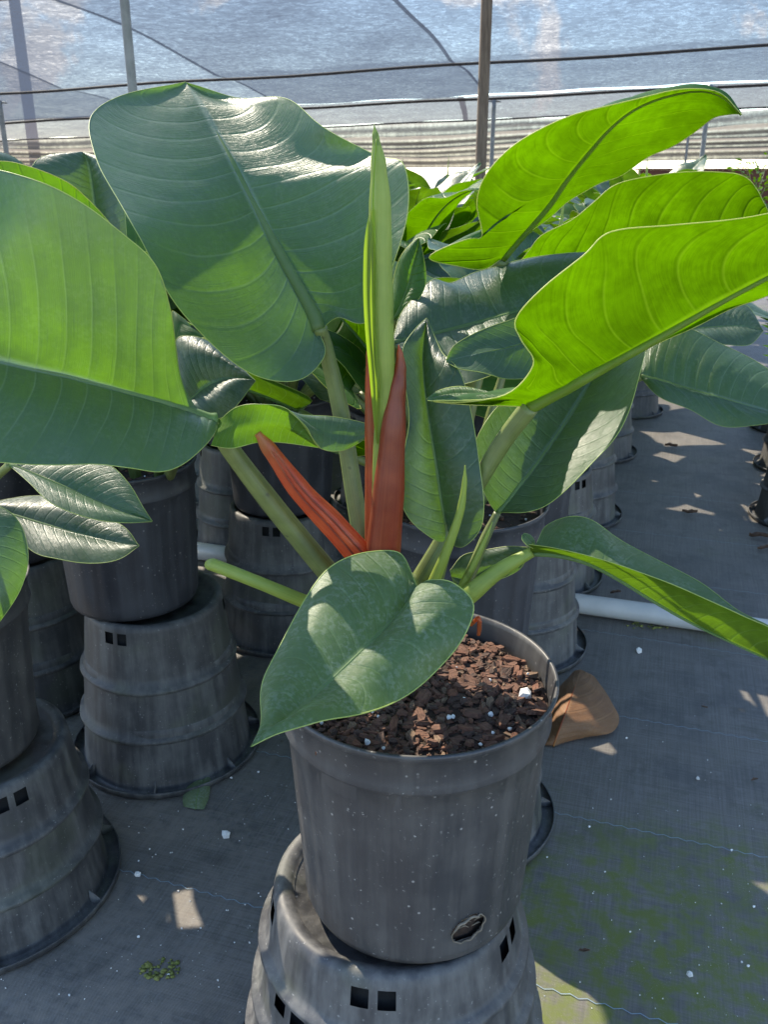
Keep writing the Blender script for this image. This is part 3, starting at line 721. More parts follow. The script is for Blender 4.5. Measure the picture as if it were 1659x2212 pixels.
leaf(mp, [  # curled lobe behind it
 ((1260,700,.93),(1258,690,.93),(1262,715,.93)), ((1200,715,.92),(1195,645,.93),(1205,800,.90)), ((1150,735,.91),(1120,684,.92),(1150,815,.885)), ((1090,752,.90),(1060,705,.915),(1095,818,.875)),
 ((1040,762,.89),(1015,725,.905),(1040,804,.87)), ((995,772,.885),(980,748,.89),(995,797,.87)), ((964,780,.88),(963,778,.88),(965,783,.88))], L_OLD, 'up', rib=.0012, bulge=-.002, quilt=.0003, und=.0008, label='pale silvery leaf lobe behind the large backlit leaf')
leaf(mp, [  # 7 narrow dark leaf in the centre
 ((968,1172,.83),(965,1170,.83),(972,1175,.83)), ((962,1130,.835),(935,1165,.82),(1000,1181,.815)), ((953,1080,.84),(885,1120,.82),(1038,1140,.81)), ((943,1010,.85),(862,1055,.83),(1048,1075,.815)),
 ((933,950,.86),(870,980,.845),(1035,990,.83)), ((922,880,.875),(883,900,.86),(1015,890,.85)), ((915,820,.89),(876,820,.875),(995,805,.87)), ((913,770,.905),(868,755,.89),(958,765,.895)),
 ((917,725,.92),(890,718,.91),(938,725,.915)), ((922,688,.935),(922,687,.935),(923,688,.935))], L_DARK, 'up', rib=.0032, bulge=.006, quilt=.0012, nveins=16, wave=.003,
 petiole=((968,1175,.83,10),(955,1220,.83,12),(930,1310,.82,14)), label='narrow dark green leaf standing beside the red sheath')
leaf(mp, [  # 8 leaf with white sheen on its right half
 ((1075,1107,.86),(1072,1107,.86),(1080,1107,.86)), ((1095,1085,.865),(1050,1075,.85),(1125,1106,.84)), ((1120,1052,.875),(1030,1020,.85),(1185,1088,.835)), ((1150,1015,.89),(1030,955,.86),(1245,1045,.835)),
 ((1182,970,.91),(1055,900,.88),(1295,985,.84)), ((1215,922,.935),(1090,865,.90),(1340,920,.855)), ((1248,870,.96),(1140,820,.93),(1375,850,.88)), ((1280,815,.985),(1200,780,.96),(1392,775,.91)),
 ((1310,765,1.01),(1270,740,.99),(1385,735,.96)), ((1335,720,1.03),(1334,719,1.03),(1336,720,1.03))], L_DARK, 'up', rib=.0034, bulge=-.004, quilt=.0015, nveins=16, wave=.003, und=.003,
 petiole=((1075,1107,.86,8),(1045,1170,.85,11),(1005,1265,.83,13),(960,1330,.82,14)), label='leaf at right with sunlit silvery right half')
leaf(mp, [tuple((a, b, .775 - (.79 - c) * 1.3) for a, b, c in r) for r in [  # 9 front leaf hanging over the rim
 ((905,1275,.76),(903,1272,.762),(908,1272,.762)), ((880,1305,.75),(885,1232,.78),(925,1252,.76)), ((850,1338,.735),(860,1190,.79),(975,1256,.75)), ((818,1370,.72),(800,1186,.785),(1022,1305,.74)),
 ((785,1402,.705),(745,1205,.775),(1000,1378,.72)), ((745,1440,.69),(695,1245,.76),(935,1456,.70)), ((705,1478,.675),(648,1312,.735),(860,1510,.675)), ((665,1516,.655),(602,1395,.705),(770,1550,.645)),
 ((625,1550,.635),(570,1475,.675),(680,1562,.625)), ((583,1583,.615),(566,1555,.64),(605,1577,.612)), ((543,1612,.60),(543,1611,.60),(544,1612,.60))]], L_DUST, 'up', rib=.0026, bulge=.008, quilt=.0010, edge=.0006, nveins=16, wave=.003, nu=64, nv=40,
 petiole=((905,1275,.736,9),(897,1290,.76,11),(885,1340,.80,12)), pet_m=M_PETY, label='dusty green leaf hanging over the front rim of the pot')
leaf(mp, [  # 10 folded leaf drooping to the right edge
 ((1148,1195,.80),(1143,1176,.785),(1160,1172,.81)), ((1200,1198,.79),(1200,1183,.765),(1180,1138,.84)), ((1260,1212,.78),(1265,1196,.75),(1232,1117,.85)), ((1320,1240,.765),(1330,1216,.735),(1285,1125,.845)),
 ((1390,1283,.75),(1400,1243,.72),(1350,1168,.83)), ((1460,1325,.735),(1470,1270,.705),(1430,1215,.81)), ((1530,1362,.72),(1540,1300,.69),(1520,1262,.78)), ((1600,1395,.70),(1610,1333,.68),(1600,1320,.74)),
 ((1680,1432,.68),(1690,1375,.665),(1690,1372,.70)), ((1760,1470,.65),(1760,1469,.65),(1761,1470,.65))], L_DUST, 'up', ref='R', rib=.0026, bulge=.004, quilt=.0008, nveins=16,
 extra=(([(1152,1185,.79),(1138,1178,.785),(1127,1166,.785),(1128,1156,.79)], [(1156,1180,.80),(1152,1166,.80),(1142,1155,.80),(1132,1152,.795)], 'up'),),
 petiole=((1150,1192,.80,12),(1080,1232,.80,17),(1010,1288,.80,21),(950,1340,.81,22)), pet_m=M_PETY, label='folded leaf drooping out of the right edge')
leaf(mp, [((1140,1190,.86),(1140,1182,.86),(1142,1200,.86)), ((1110,1200,.865),(1100,1180,.87),(1120,1232,.86)), ((1060,1225,.87),(1050,1188,.88),(1070,1256,.86)), ((1010,1250,.87),(1000,1200,.88),(1015,1280,.86)), ((975,1245,.87),(972,1232,.87),(980,1262,.87))], L_DARK, 'up', rib=.0012, bulge=.003, quilt=.0005, label='small dark leaf lobe behind the folded leaf stalk')

# spear, sheaths, spikes, cut stalk
sp = px_tube('spear_leaf', mp, ((808,268,.80,.8),(812,300,.80,8),(818,360,.80,17),(821,450,.80,24),(818,550,.80,29),(819,650,.80,31),(822,750,.80,30),(828,850,.802,24),(822,930,.804,14),(814,1000,.806,9),(812,1150,.81,9)), M_SPEAR, segs=20, n=70, groove=.10)
sp['label'] = 'tall rolled new leaf standing upright in the centre'
AA = [P(*q) - mp.location for q in ((800,452,.800),(788,505,.795),(783,560,.792),(784,640,.790),(790,740,.790),(800,840,.793),(814,960,.798))]
BB = [P(*q) - mp.location for q in ((804,452,.79),(806,505,.788),(808,560,.786),(808,640,.785),(811,740,.785),(816,840,.787),(818,960,.795))]
V, Fc, UV, rims, _, _ = SURF(patch_rows(AA, BB), 'under', mp.location, nu=40, nv=10, bulge=.002, quilt=0)
obj('leaf_flap', mesh('leaf_flap', V, Fc, M_RIBY, uvs=[(.75 + .2 * (u - .5), v) for u, v in UV]), sp)
# overlapping scroll edge running up the spear
px_tube('scroll_edge', sp, ((813,300,.795,1.5),(806,430,.786,2),(812,560,.785,2),(812,700,.784,2),(818,860,.786,2)), M_RIBY, segs=6, n=30)
s1_ = px_tube('sheath', mp, ((861,745,.80,1.5),(864,768,.80,8),(865,800,.80,13),(857,850,.798,20),(848,950,.795,28),(838,1080,.795,35),(828,1190,.80,38),(826,1290,.81,38)), M_RED, segs=18, n=50, groove=.05)
s1_['label'] = 'tall red sheath beside the spear leaf'
s2_ = px_tube('sheath', mp, ((795,745,.83,1.2),(797,775,.83,7),(799,860,.83,11),(801,960,.828,13),(806,1180,.825,18),(810,1290,.825,18)), M_ORANGE, segs=14, n=40)
s2_['label'] = 'thin orange-red sheath behind the left of the spear leaf'
s3_ = px_tube('sheath', mp, ((556,936,.80,8),(585,975,.80,17),(650,1062,.80,24),(720,1135,.802,28),(790,1215,.805,30),(840,1290,.81,30)), M_ORANGE, segs=18, n=40, groove=.22)
s3_['label'] = 'orange-red sheath leaning to the left'
for q in (-.35, .3):
    px_tube('sheath_ridge', s3_, tuple((x + q * r * .8, y - q * r * .6, Y - .012, 2.2) for x, y, Y, r in ((590,975,.80,13),(650,1062,.80,20),(720,1135,.802,24),(790,1215,.805,27))), M_RED, segs=6, n=24)
sk = px_tube('sheath', mp, ((1005,1005,.80,1.5),(1003,1050,.80,6),(993,1110,.80,9),(965,1190,.803,11),(935,1262,.806,13),(915,1320,.81,14)), M_PETY, segs=12, n=30); sk['label'] = 'thin yellow-green spike in front of the narrow dark leaf'
sk = px_tube('sheath', mp, ((1064,1128,.815,1.2),(1050,1160,.815,5),(1030,1205,.815,8),(1000,1265,.815,10),(970,1320,.815,10)), M_PETY, segs=10, n=20); sk['label'] = 'short yellow-green spike beside the right-hand stalk'
cs = px_tube('cut_stalk', mp, ((456,1220,.775,13),(465,1223,.775,15),(560,1260,.78,15),(670,1305,.79,16),(800,1350,.81,17)), M_PETY, segs=14, n=30, groove=.2); cs['label'] = 'yellow cut-off stalk pointing left'
px_tube('crown', mp, ((860,1250,.81,40),(865,1290,.81,52),(870,1350,.81,58),(870,1400,.81,50)), M_PET, segs=16)
px_tube('root', mp, ((1018,1350,.81,4),(1034,1335,.80,5),(1036,1355,.80,5),(1034,1372,.80,4)), M_ORANGE, segs=8, n=12)

# ------------------------------------------------------------------ neighbours with traced leaves
def potted(name_loc, label, pot_m=POTB, seed=1, rt=.137, rb=.118, h=.27, soil_n=250, cat='potted plant', z0=None, group=None):
    e = empty('potted_plant', (name_loc.x, name_loc.y, (ZT if z0 is None else z0) + .001), 0)
    tag(e, label, cat, group)
    key = (rt, rb, h, seed % 3, pot_m.name)
    if key not in KIDS: KIDS[key] = pot_mesh(rt, rb, h, pot_m, seed)
    obj('pot', KIDS[key], e)
    soil_part(e, rt - .009, h - .035, 0, soil_n, seed)
    return e
def arc_leaf(parent, az, lean, length, width, pet_len, m, h0, seed, fold=.25, curl=.6, nu=26, nv=14):
    """a generic leaf in the plant's own coordinates: stalk leaning out, then an arching blade"""
    g = random.Random(seed)
    d = Vector((math.cos(az), math.sin(az), 0)); up = Vector((0, 0, 1)); sd_ = Vector((-math.sin(az), math.cos(az), 0))
    p0 = d * .02 + up * h0; dirn = (d * math.sin(lean) + up * math.cos(lean)).normalized()
    p1 = p0 + dirn * pet_len
    ang = lean; pts = [p1.copy()]; dirs = []; p = p1.copy(); n = 8
    for i in range(n):
        ang2 = ang + curl * (i + 1) / n
        q = d * math.sin(ang2) + up * math.cos(ang2); dirs.append(q.copy()); p = p + q * (length / n); pts.append(p.copy())
    dirs.append(dirs[-1]); rows = []
    tw = g.uniform(-.35, .35)
    prof = (0, .46, .52, .52, .48, .41, .31, .17, 0)
    back = (0, -.16, -.10, -.03, 0, 0, 0, 0, 0)
    for i in range(n + 1):
        q = dirs[i]; nrm_ = sd_.cross(q) * -1
        s_ = (sd_ * math.cos(tw) + nrm_ * math.sin(tw)); nn_ = q.cross(s_) * -1
        if nn_.z < 0: nn_ = -nn_
        wdt = width * prof[i]
        lift = nn_ * (wdt * fold)
        rows.append((pts[i], pts[i] + s_ * wdt + lift + q * (length * back[i]) + nn_ * g.uniform(-.008, .008), pts[i] - s_ * wdt + lift + q * (length * back[i]) + nn_ * g.uniform(-.008, .008)))
    return leaf(parent, rows, m, 'sky', rib=.003, edge=.0004, pix=False, nu=nu, nv=nv, bulge=.006, quilt=.0007, nveins=16,
                petiole=((p0.x, p0.y, p0.z - .04, .011), (p0.x * .5 + p1.x * .5, p0.y * .5 + p1.y * .5, p0.z * .5 + p1.z * .5, .009), (p1.x, p1.y, p1.z, .006)))
def bush(parent, seed, n=8, h0=.25, size=1.0, azr=(0, 6.283), young=.3, spear=True):
    g = random.Random(seed)
    for i in range(n):
        az = azr[0] + (azr[1] - azr[0]) * ((i * .618 + g.uniform(-.06, .06)) % 1)
        k = i / max(1, n - 1)
        lean = 1.15 - .75 * k + g.uniform(-.12, .12)
        arc_leaf(parent, az, lean, g.uniform(.24, .34) * size, g.uniform(.17, .22) * size, g.uniform(.14, .26) * size, L_YOUNG if g.random() < young else (L_OLD if g.random() < .5 else L_DARK), h0, seed * 31 + i, g.uniform(.1, .35), g.uniform(.5, 1.1))
    if spear:
        tube('spear_leaf', [Vector((0, 0, h0)), Vector((.01, .01, h0 + .2 * size)), Vector((.015, .0, h0 + .42 * size))], [.012, .014, .001], M_SPEAR, parent, n=20, segs=10)
        tube('sheath', [Vector((.012, -.01, h0 - .03)), Vector((.02, -.02, h0 + .1)), Vector((.025, -.015, h0 + .2))], [.016, .013, .002], M_RED, parent, n=14, segs=10)

# Z: straight behind the front plant
zp = potted(Zs, 'philodendron in a blue-black pot directly behind the front plant', seed=2)
leaf(zp, [((1085,560,1.12),(1080,562,1.11),(1090,558,1.12)), ((1110,530,1.118),(1040,582,1.08),(1118,527,1.13)), ((1135,502,1.115),(985,574,1.06),(1150,500,1.14)), ((1165,468,1.11),(928,556,1.04),(1185,475,1.15)),
 ((1192,435,1.105),(1010,517,1.05),(1225,437,1.155)), ((1212,405,1.10),(1041,508,1.055),(1265,412,1.16)), ((1232,378,1.095),(1030,440,1.05),(1300,393,1.16)), ((1256,348,1.085),(1050,378,1.04),(1345,378,1.155)),
 ((1283,316,1.075),(1110,316,1.03),(1400,341,1.145)), ((1315,280,1.065),(1200,266,1.02),(1455,318,1.13)), ((1360,242,1.055),(1290,234,1.015),(1505,286,1.11)), ((1420,213,1.045),(1385,211,1.02),(1543,256,1.09)),
 ((1500,195,1.03),(1480,191,1.015),(1578,246,1.06)), ((1560,206,1.015),(1555,199,1.01),(1592,245,1.03)), ((1603,247,1.0),(1602,246,1.0),(1604,247,1.0))], L_YOUNG, 'under', rib=.004, rib_m=M_RIBY, quilt=.003, edge=.0006, nveins=12, bulge=.008, nu=84, nv=40,
 petiole=((1085,560,1.12,16),(1050,640,1.16,17),(1000,900,1.25,17),(985,1130,1.30,18)), label='tall backlit leaf at upper right with a curled tip')
leaf(zp, [tuple((a, b, c + .28) for a, b, c in r) for r in [((1120,575,1.05),(1118,572,1.05),(1122,580,1.05)), ((1170,572,1.05),(1140,545,1.03),(1180,590,1.08)), ((1220,565,1.05),(1170,508,1.02),(1240,600,1.10)), ((1280,560,1.04),(1235,475,1.0),(1300,605,1.12)),
 ((1350,550,1.03),(1285,437,.99),(1370,600,1.13)), ((1430,535,1.02),(1340,397,.98),(1450,590,1.13)), ((1510,520,1.01),(1450,374,.97),(1530,575,1.12)), ((1580,500,1.0),(1550,371,.97),(1600,550,1.10)),
 ((1630,485,.99),(1615,385,.97),(1645,520,1.06)), ((1660,470,.985),(1652,440,.97),(1668,490,1.02)), ((1668,475,.98),(1667,474,.98),(1669,476,.98))]], L_YOUNG, 'under', rib=.004, rib_m=M_RIBY, quilt=.003, edge=.0006, nveins=12, bulge=.008, nu=70, nv=36,
 petiole=((1120,575,1.33,11),(1080,660,1.33,12),(1010,900,1.25,16),(990,1130,1.30,16)), label='second backlit leaf below the curled-tip leaf')
leaf(zp, [((850,740,1.0),(848,735,1.0),(852,745,1.0)), ((900,730,1.01),(862,690,1.03),(900,800,.97)), ((960,715,1.02),(890,645,1.05),(960,830,.96)), ((1020,700,1.03),(935,600,1.08),(1020,830,.95)), ((1090,680,1.04),(975,614,1.09),(1090,800,.96)),
 ((1160,660,1.05),(1030,585,1.11),(1160,760,.97)), ((1230,635,1.06),(1110,560,1.12),(1230,720,.99)), ((1300,605,1.07),(1200,553,1.12),(1300,680,1.0)), ((1360,580,1.08),(1290,548,1.11),(1350,640,1.03)), ((1400,560,1.09),(1399,559,1.09),(1401,561,1.09))], L_DARK, 'up', rib=.004, bulge=.008, quilt=.002, nveins=16, wave=.004, label='dark leaf spread behind the large backlit leaf',
 petiole=((850,740,1.0,12),(890,860,1.10,14),(960,1130,1.28,15)))
leaf(zp, [((850,690,1.06),(848,688,1.06),(853,692,1.06)), ((868,655,1.06),(848,640,1.07),(890,662,1.05)), ((882,615,1.065),(852,600,1.08),(912,635,1.05)), ((893,570,1.07),(866,555,1.08),(921,600,1.06)), ((902,535,1.075),(888,527,1.08),(915,555,1.07)), ((905,515,1.08),(904,514,1.08),(906,515,1.08))], L_YOUNG, 'up', rib=.002, bulge=.004, quilt=.001, label='small bright yellow-green leaf right of the spear',
 petiole=((850,690,1.06,8),(880,800,1.12,9),(960,1130,1.28,10)))
bush(zp, 87, 12, .27, 1.05, (R(10), R(205)), .35, False)  # extra leaves towards the back, added to shade the ground at right
# B: left stack
bp = potted(B + Vector((-.035, 0, 0)), 'philodendron in a dark pot on the stack at left, mostly behind big leaves', seed=4, rt=.132, rb=.118, z0=.331)
leaf(bp, [((215,570,1.42),(212,570,1.42),(218,570,1.42)), ((212,520,1.43),(150,530,1.40),(265,540,1.40)), ((208,470,1.44),(90,470,1.40),(272,490,1.40)), ((203,425,1.45),(66,400,1.41),(265,430,1.41)), ((197,385,1.46),(68,360,1.42),(255,385,1.42)), ((190,352,1.47),(100,336,1.45),(225,345,1.45)), ((178,328,1.48),(177,328,1.48),(179,328,1.48))], L_DARK, 'up', rib=.004, bulge=.008, quilt=.002, label='dark leaf standing up at far left behind the glowing leaf', petiole=((215,570,1.42,10),(240,800,1.46,12),(300,1060,1.5,13)))
leaf(bp, [((300,600,1.05),(298,598,1.05),(302,602,1.05)), ((260,560,1.05),(275,530,1.03),(240,590,1.06)), ((200,520,1.05),(240,488,1.02),(185,565,1.07)), ((130,480,1.05),(190,430,1.02),(115,530,1.07)), ((60,450,1.04),(140,388,1.01),(40,500,1.06)), ((-20,425,1.03),(60,358,1.0),(-40,470,1.05)), ((-100,400,1.02),(-20,350,1.0),(-150,480,1.04)), ((-180,390,1.0),(-179,389,1.0),(-181,391,1.0))], L_YOUNG, 'up', rib=.004, rib_m=M_RIBY, bulge=.006, quilt=.0015, label='yellow-green leaf edge behind the big left leaf', petiole=((300,600,1.05,10),(330,800,1.3,12),(345,1040,1.5,13)))
leaf(bp, [((400,870,.98),(396,868,.98),(404,872,.98)), ((420,855,.98),(386,810,1.0),(440,905,.95)), ((445,835,.985),(382,732,1.02),(485,898,.95)), ((475,822,.985),(446,734,1.02),(515,870,.955)), ((510,818,.985),(512,787,1.0),(535,845,.97)), ((551,822,.98),(550,821,.98),(552,823,.98))], L_DARK, 'up', rib=.002, bulge=.010, quilt=.001, label='cupped shiny leaf between the two big left leaves', petiole=((400,870,.98,9),(390,960,1.2,11),(360,1040,1.5,12)))
leaf(bp, [((380,740,1.08),(376,738,1.08),(384,742,1.08)), ((385,715,1.08),(372,700,1.09),(415,735,1.07)), ((395,700,1.085),(372,670,1.1),(440,730,1.07)), ((430,728,1.08),(400,690,1.1),(442,735,1.07))], L_YOUNG, 'up', rib=.001, bulge=.002, quilt=.0005, label='scrap of bright yellow leaf between the two big left leaves')
bush(bp, 12, 4, .25, .85, (R(60), R(200)), .3, False)
# C: lower left
cp = potted(Cc + Vector((-.015, 0, 0)), 'philodendron in a black pot cut off by the left edge, low leaves pointing right', seed=5, z0=.271, pot_m=POT)
leaf(cp, [((20,1004,1.0),(20,1002,1.0),(20,1006,1.0)), ((75,1025,.995),(110,985,1.03),(65,1045,.97)), ((130,1048,.99),(180,985,1.03),(105,1082,.95)), ((185,1072,.985),(238,1005,1.02),(150,1105,.945)), ((235,1093,.98),(278,1045,1.0),(210,1123,.945)), ((285,1112,.975),(308,1095,.98),(270,1130,.955)), ((328,1126,.97),(328,1125,.97),(328,1127,.97))], L_OLD, 'up', rib=.003, bulge=.005, quilt=.0004, label='pointed leaf with a sun patch at left under the big leaf', petiole=((20,1004,1.0,9),(-40,1060,1.05,10),(-90,1130,1.1,11)))
leaf(cp, [((-40,1095,1.06),(-42,1092,1.06),(-40,1098,1.06)), ((20,1110,1.055),(20,1078,1.08),(20,1140,1.03)), ((80,1128,1.05),(85,1070,1.09),(70,1192,1.0)), ((140,1145,1.045),(155,1080,1.08),(125,1208,.99)), ((200,1160,1.04),(220,1110,1.07),(190,1216,.99)), ((255,1172,1.035),(270,1140,1.05),(255,1208,1.0)), ((299,1178,1.03),(298,1177,1.03),(300,1179,1.03))], L_DARK, 'up', rib=.003, bulge=.005, quilt=.0004, label='dark rounded leaf below the pointed leaf at left', petiole=((-40,1095,1.06,9),(-70,1110,1.07,10),(-90,1140,1.1,11)))
leaf(cp, [((-70,1080,.98),(-74,1080,.98),(-66,1080,.98)), ((-62,1120,.965),(-110,1110,.96),(0,1095,.98)), ((-52,1170,.95),(-130,1180,.94),(42,1130,.97)), ((-42,1220,.935),(-130,1240,.93),(60,1200,.955)), ((-40,1270,.925),(-110,1300,.92),(45,1270,.94)), ((-36,1320,.915),(-70,1340,.91),(5,1335,.925)), ((-30,1372,.905),(-31,1372,.905),(-29,1372,.905))], L_OLD, 'up', rib=.003, bulge=.005, quilt=.0004, label='leaf hanging at the left edge', petiole=((-70,1080,.98,9),(-85,1100,1.04,10),(-95,1140,1.1,11)))
bush(cp, 21, 4, .30, .9, (R(80), R(220)), .3, False)
# H: right, with the two dark leaves reaching right
hp = potted(H, 'philodendron behind the white pipe end, dark leaf reaching right over the path', seed=6)
leaf(hp, [((1385,812,1.50),(1384,806,1.50),(1386,818,1.50)), ((1430,822,1.49),(1398,755,1.54),(1425,858,1.46)), ((1490,840,1.48),(1465,708,1.56),(1490,884,1.44)), ((1555,858,1.46),(1545,735,1.54),(1560,920,1.42)), ((1620,877,1.44),(1620,772,1.52),(1640,918,1.40)), ((1690,895,1.42),(1700,830,1.47),(1710,910,1.39)), ((1760,910,1.40),(1760,909,1.40),(1760,911,1.40))], L_OLD, 'up', rib=.004, bulge=.008, quilt=.003, nveins=12, label='broad dark leaf reaching right above the path', petiole=((1385,812,1.50,11),(1280,860,1.7,12),(1110,980,1.92,13)))
leaf(hp, [((1470,720,1.70),(1470,715,1.70),(1470,725,1.70)), ((1510,710,1.70),(1500,672,1.73),(1510,740,1.66)), ((1560,705,1.70),(1560,655,1.74),(1570,745,1.66)), ((1610,705,1.69),(1615,660,1.72),(1620,745,1.66)), ((1650,715,1.68),(1650,714,1.68),(1650,716,1.68))], L_DARK, 'up', rib=.003, bulge=.006, quilt=.002, label='smaller dark leaf behind the broad one over the path', petiole=((1470,720,1.70,10),(1300,800,1.8,11),(1120,970,1.93,12)))
bush(hp, 33, 8, .25, 1.0, (R(20), R(190)), .4, False)

# ------------------------------------------------------------------ generic plants: three prototypes, then copies
protos = []
for i, sd0 in enumerate((41, 57, 63)):
    q = potted(Vector((0, 0, 0)), 'x', seed=sd0, soil_n=60, z0=.331); bush(q, sd0, 13, .25, 1.12, (0, 6.283), .3, i == 1); protos.append(q)
used = set()
def place(c, idx, rz, label, z=None, s=1.0, group='philodendrons on pot stacks in the background rows'):
    o = protos[idx] if idx not in used else copy_tree(protos[idx]); used.add(idx)
    o.location = (c.x, c.y, (ZT if z is None else z) + .001); o.rotation_euler = (0, 0, rz); o.scale = (s, s, s)
    tag(o, label, 'potted plant', group); return o
place(Fs, 0, 1.6, 'shaded philodendron behind the cut stalk and the orange sheath')
place(I, 1, 1.0, 'philodendron fourth back in the row behind the front plant')
place(J, 2, 2.0, 'philodendron fifth back in the row behind the front plant')
place(K, 0, 2.9, 'philodendron sixth back in the row behind the front plant')
place(Gs, 1, 4.0, 'shaded philodendron far back between the left stack and the orange sheath')
place(D, 2, .8, 'philodendron at the left edge behind the corner plant')
place(E, 0, 5.0, 'philodendron on the sunlit stack at left')
far_label = 'philodendron with broad green leaves in the dense far rows'
g = random.Random(77); fl = 0
rd = Vector((.30, 1.0, 0)); cd = Vector((1.0, -.33, 0))
far = []
for row, x0 in ((0, -.20), (-1, -.85), (-2, -1.5), (-3, -2.2)):
    for k in range(7):
        y = 2.95 + .62 * k + .33 * -x0 * .2
        c = Vector((x0 + .30 * (y - .78) * .55 - .2, y, 0))
        far.append((c, row, k))
for k in range(6): far.append((Vector((K.x + .16 * (k + 1) + .1, K.y + .62 * (k + 1), 0)), 1, k))
for i, (c, row, k) in enumerate(far):
    c = c + Vector((g.uniform(-.08, .08), g.uniform(-.08, .08), 0))
    place(c, i % 3, g.uniform(0, 6.28), far_label, s=g.uniform(1.02, 1.2))
    for kk in range(3):
        o = obj('upturned_pot', inverted(round(.164 - .011 * kk, 4), kk == 0, kk, .13, 3 if kk == 2 else 0)); o.location = (c.x, c.y, .10 * kk + .001); o.rotation_euler = (0, 0, g.uniform(0, 6))
        tag(o, 'upturned black pot in the dense far rows of stacks', 'plant pot', 'upturned pots in the far rows')
# right-hand row across the path
for i, (px, py, lb, lb2) in enumerate(((1728, 1120, 'nearest of the plants at the right edge beyond the path', 'nearest stack at the right edge beyond the path'), (1722, 1010, 'second of the plants at the right edge beyond the path', 'second stack at the right edge beyond the path'), (1700, 925, 'third of the plants at the right edge beyond the path', 'third stack at the right edge beyond the path'))):
    c = G(px, py)
    stack(c, lb2.replace('nearest stack ', 'nearest ').replace('second stack ', 'second ').replace('third stack ', 'third '), 2, .85, 1.0 + i)
# small leafy shrub in a pot at the right edge
def shrub(c, label, seed, z0, n=260, r=.17, hgt=.34):
    e = empty('potted_shrub', (c.x, c.y, z0 + .001)); tag(e, label, 'potted plant')
    obj('pot', pot_mesh(.10, .082, .16, POT, seed, 48), e)
    g = random.Random(seed); V, Fc, UV = [], [], []
    for q in range(n):
        th = g.uniform(0, 6.28); rr = r * g.random() ** .6; z = .16 + hgt * g.random() * (1 - .5 * rr / r)
        p = Vector((rr * math.cos(th), rr * math.sin(th), z)); d = (Vector((math.cos(th), math.sin(th), 0)) * g.uniform(.4, 1) + Vector((0, 0, g.uniform(.1, .9)))).normalized()
        s_ = d.cross(Vector((0, 0, 1))).normalized(); L = g.uniform(.04, .07); wd = L * .16; b = len(V)
        V += [p, p + d * L * .5 + s_ * wd, p + d * L - Vector((0, 0, L * .25)), p + d * L * .5 - s_ * wd]; UV += [(.5, 0), (.9, .5), (.5, 1), (.1, .5)]
        Fc.append((b, b + 1, b + 2, b + 3))
    o = obj('foliage', mesh('foliage', V, Fc, L_YOUNG, uvs=UV), e); o['kind'] = 'stuff'
    for q in range(7):
        th = q * .9; tube('stem', [Vector((0, 0, .13)), Vector((.05 * math.cos(th), .05 * math.sin(th), .28)), Vector((r * .6 * math.cos(th), r * .6 * math.sin(th), .16 + hgt * .8))], [.004, .003, .001], M_PET, e, n=8, segs=6)
    return e
c = G(1728, 1010); shrub(c, 'small bright bushy plant with narrow leaves at the right edge', 4, .231)
c = G(1715, 925); shrub(c, 'far bushy plant with narrow leaves at the right edge', 8, .231, 200)
q = P(1640, 380, 6.2); shrub(Vector((q.x, 6.2, 0)), 'leafy shrub at the far right edge in front of the rust-red wall', 15, .70, 300, .26, .38)
c = G(1735, 1120); shrub(c, 'low bushy plant nearest the camera at the right edge', 9, .001 + .23, 120, .10, .16)

# ------------------------------------------------------------------ floor items
a, b = G(1235, 1322), G(1659, 1382); d = (b - a).normalized()
V, Fc, UV = tube_data([a - d * 1.15 + Vector((0, 0, .0275)), (a + b) / 2 + Vector((0, 0, .0275)), b + d * 1.6 + Vector((0, 0, .0275))], [.026, .026, .026], 20, n=20)
o = obj('water_pipe', mesh('water_pipe', V, Fc, PVC)); tag(o, 'white plastic pipe lying across the path', 'pipe')
# withered brown leaf
BROWN = leaf_mat('withered_leaf', (.15, .066, .024), (.25, .120, .046), (.20, .12, .07), (.35, .14, .03), .15, .62, .05, nv=7.0, vein=(.26, .14, .06))
e = empty('fallen_leaf', G(1250, 1560)); tag(e, 'big withered brown leaf folded on the ground beside the front pot', 'fallen leaf')
def gz(px, py, z): 
    q = G(px, py); return tuple((px, py, q.y * (CAM_H - z) / CAM_H))
leaf(e, [(gz(1196,1612,.004),gz(1194,1611,.004),gz(1198,1612,.003)), (gz(1203,1592,.022),gz(1172,1606,.004),gz(1222,1604,.004)), (gz(1210,1572,.036),gz(1170,1580,.004),gz(1268,1592,.006)), (gz(1219,1548,.048),gz(1178,1545,.012),gz(1322,1582,.010)), (gz(1229,1520,.055),gz(1192,1512,.020),gz(1338,1552,.016)),
 (gz(1239,1494,.055),gz(1210,1484,.028),gz(1322,1520,.026)), (gz(1247,1472,.050),gz(1228,1462,.032),gz(1302,1486,.034)), (gz(1252,1456,.044),gz(1240,1448,.034),gz(1285,1460,.038)), (gz(1254,1446,.04),gz(1253,1446,.04),gz(1262,1449,.04))], BROWN, 'up', rib=.0025, rib_m=M_ORANGE, bulge=.003, quilt=.0015, und=.006, nveins=8, edge=0)
e = empty('fallen_leaf', G(425, 1705)); tag(e, 'small torn green leaf scrap on the ground by the left stack', 'fallen leaf')
FALLEN_GREEN = leaf_mat('fallen_green_leaf', (.13, .18, .075), (.20, .25, .12), (.16, .2, .08), (.2, .3, .05), .2, .5, .3, nv=8.0, vein=(.2, .26, .12), vk=.3)
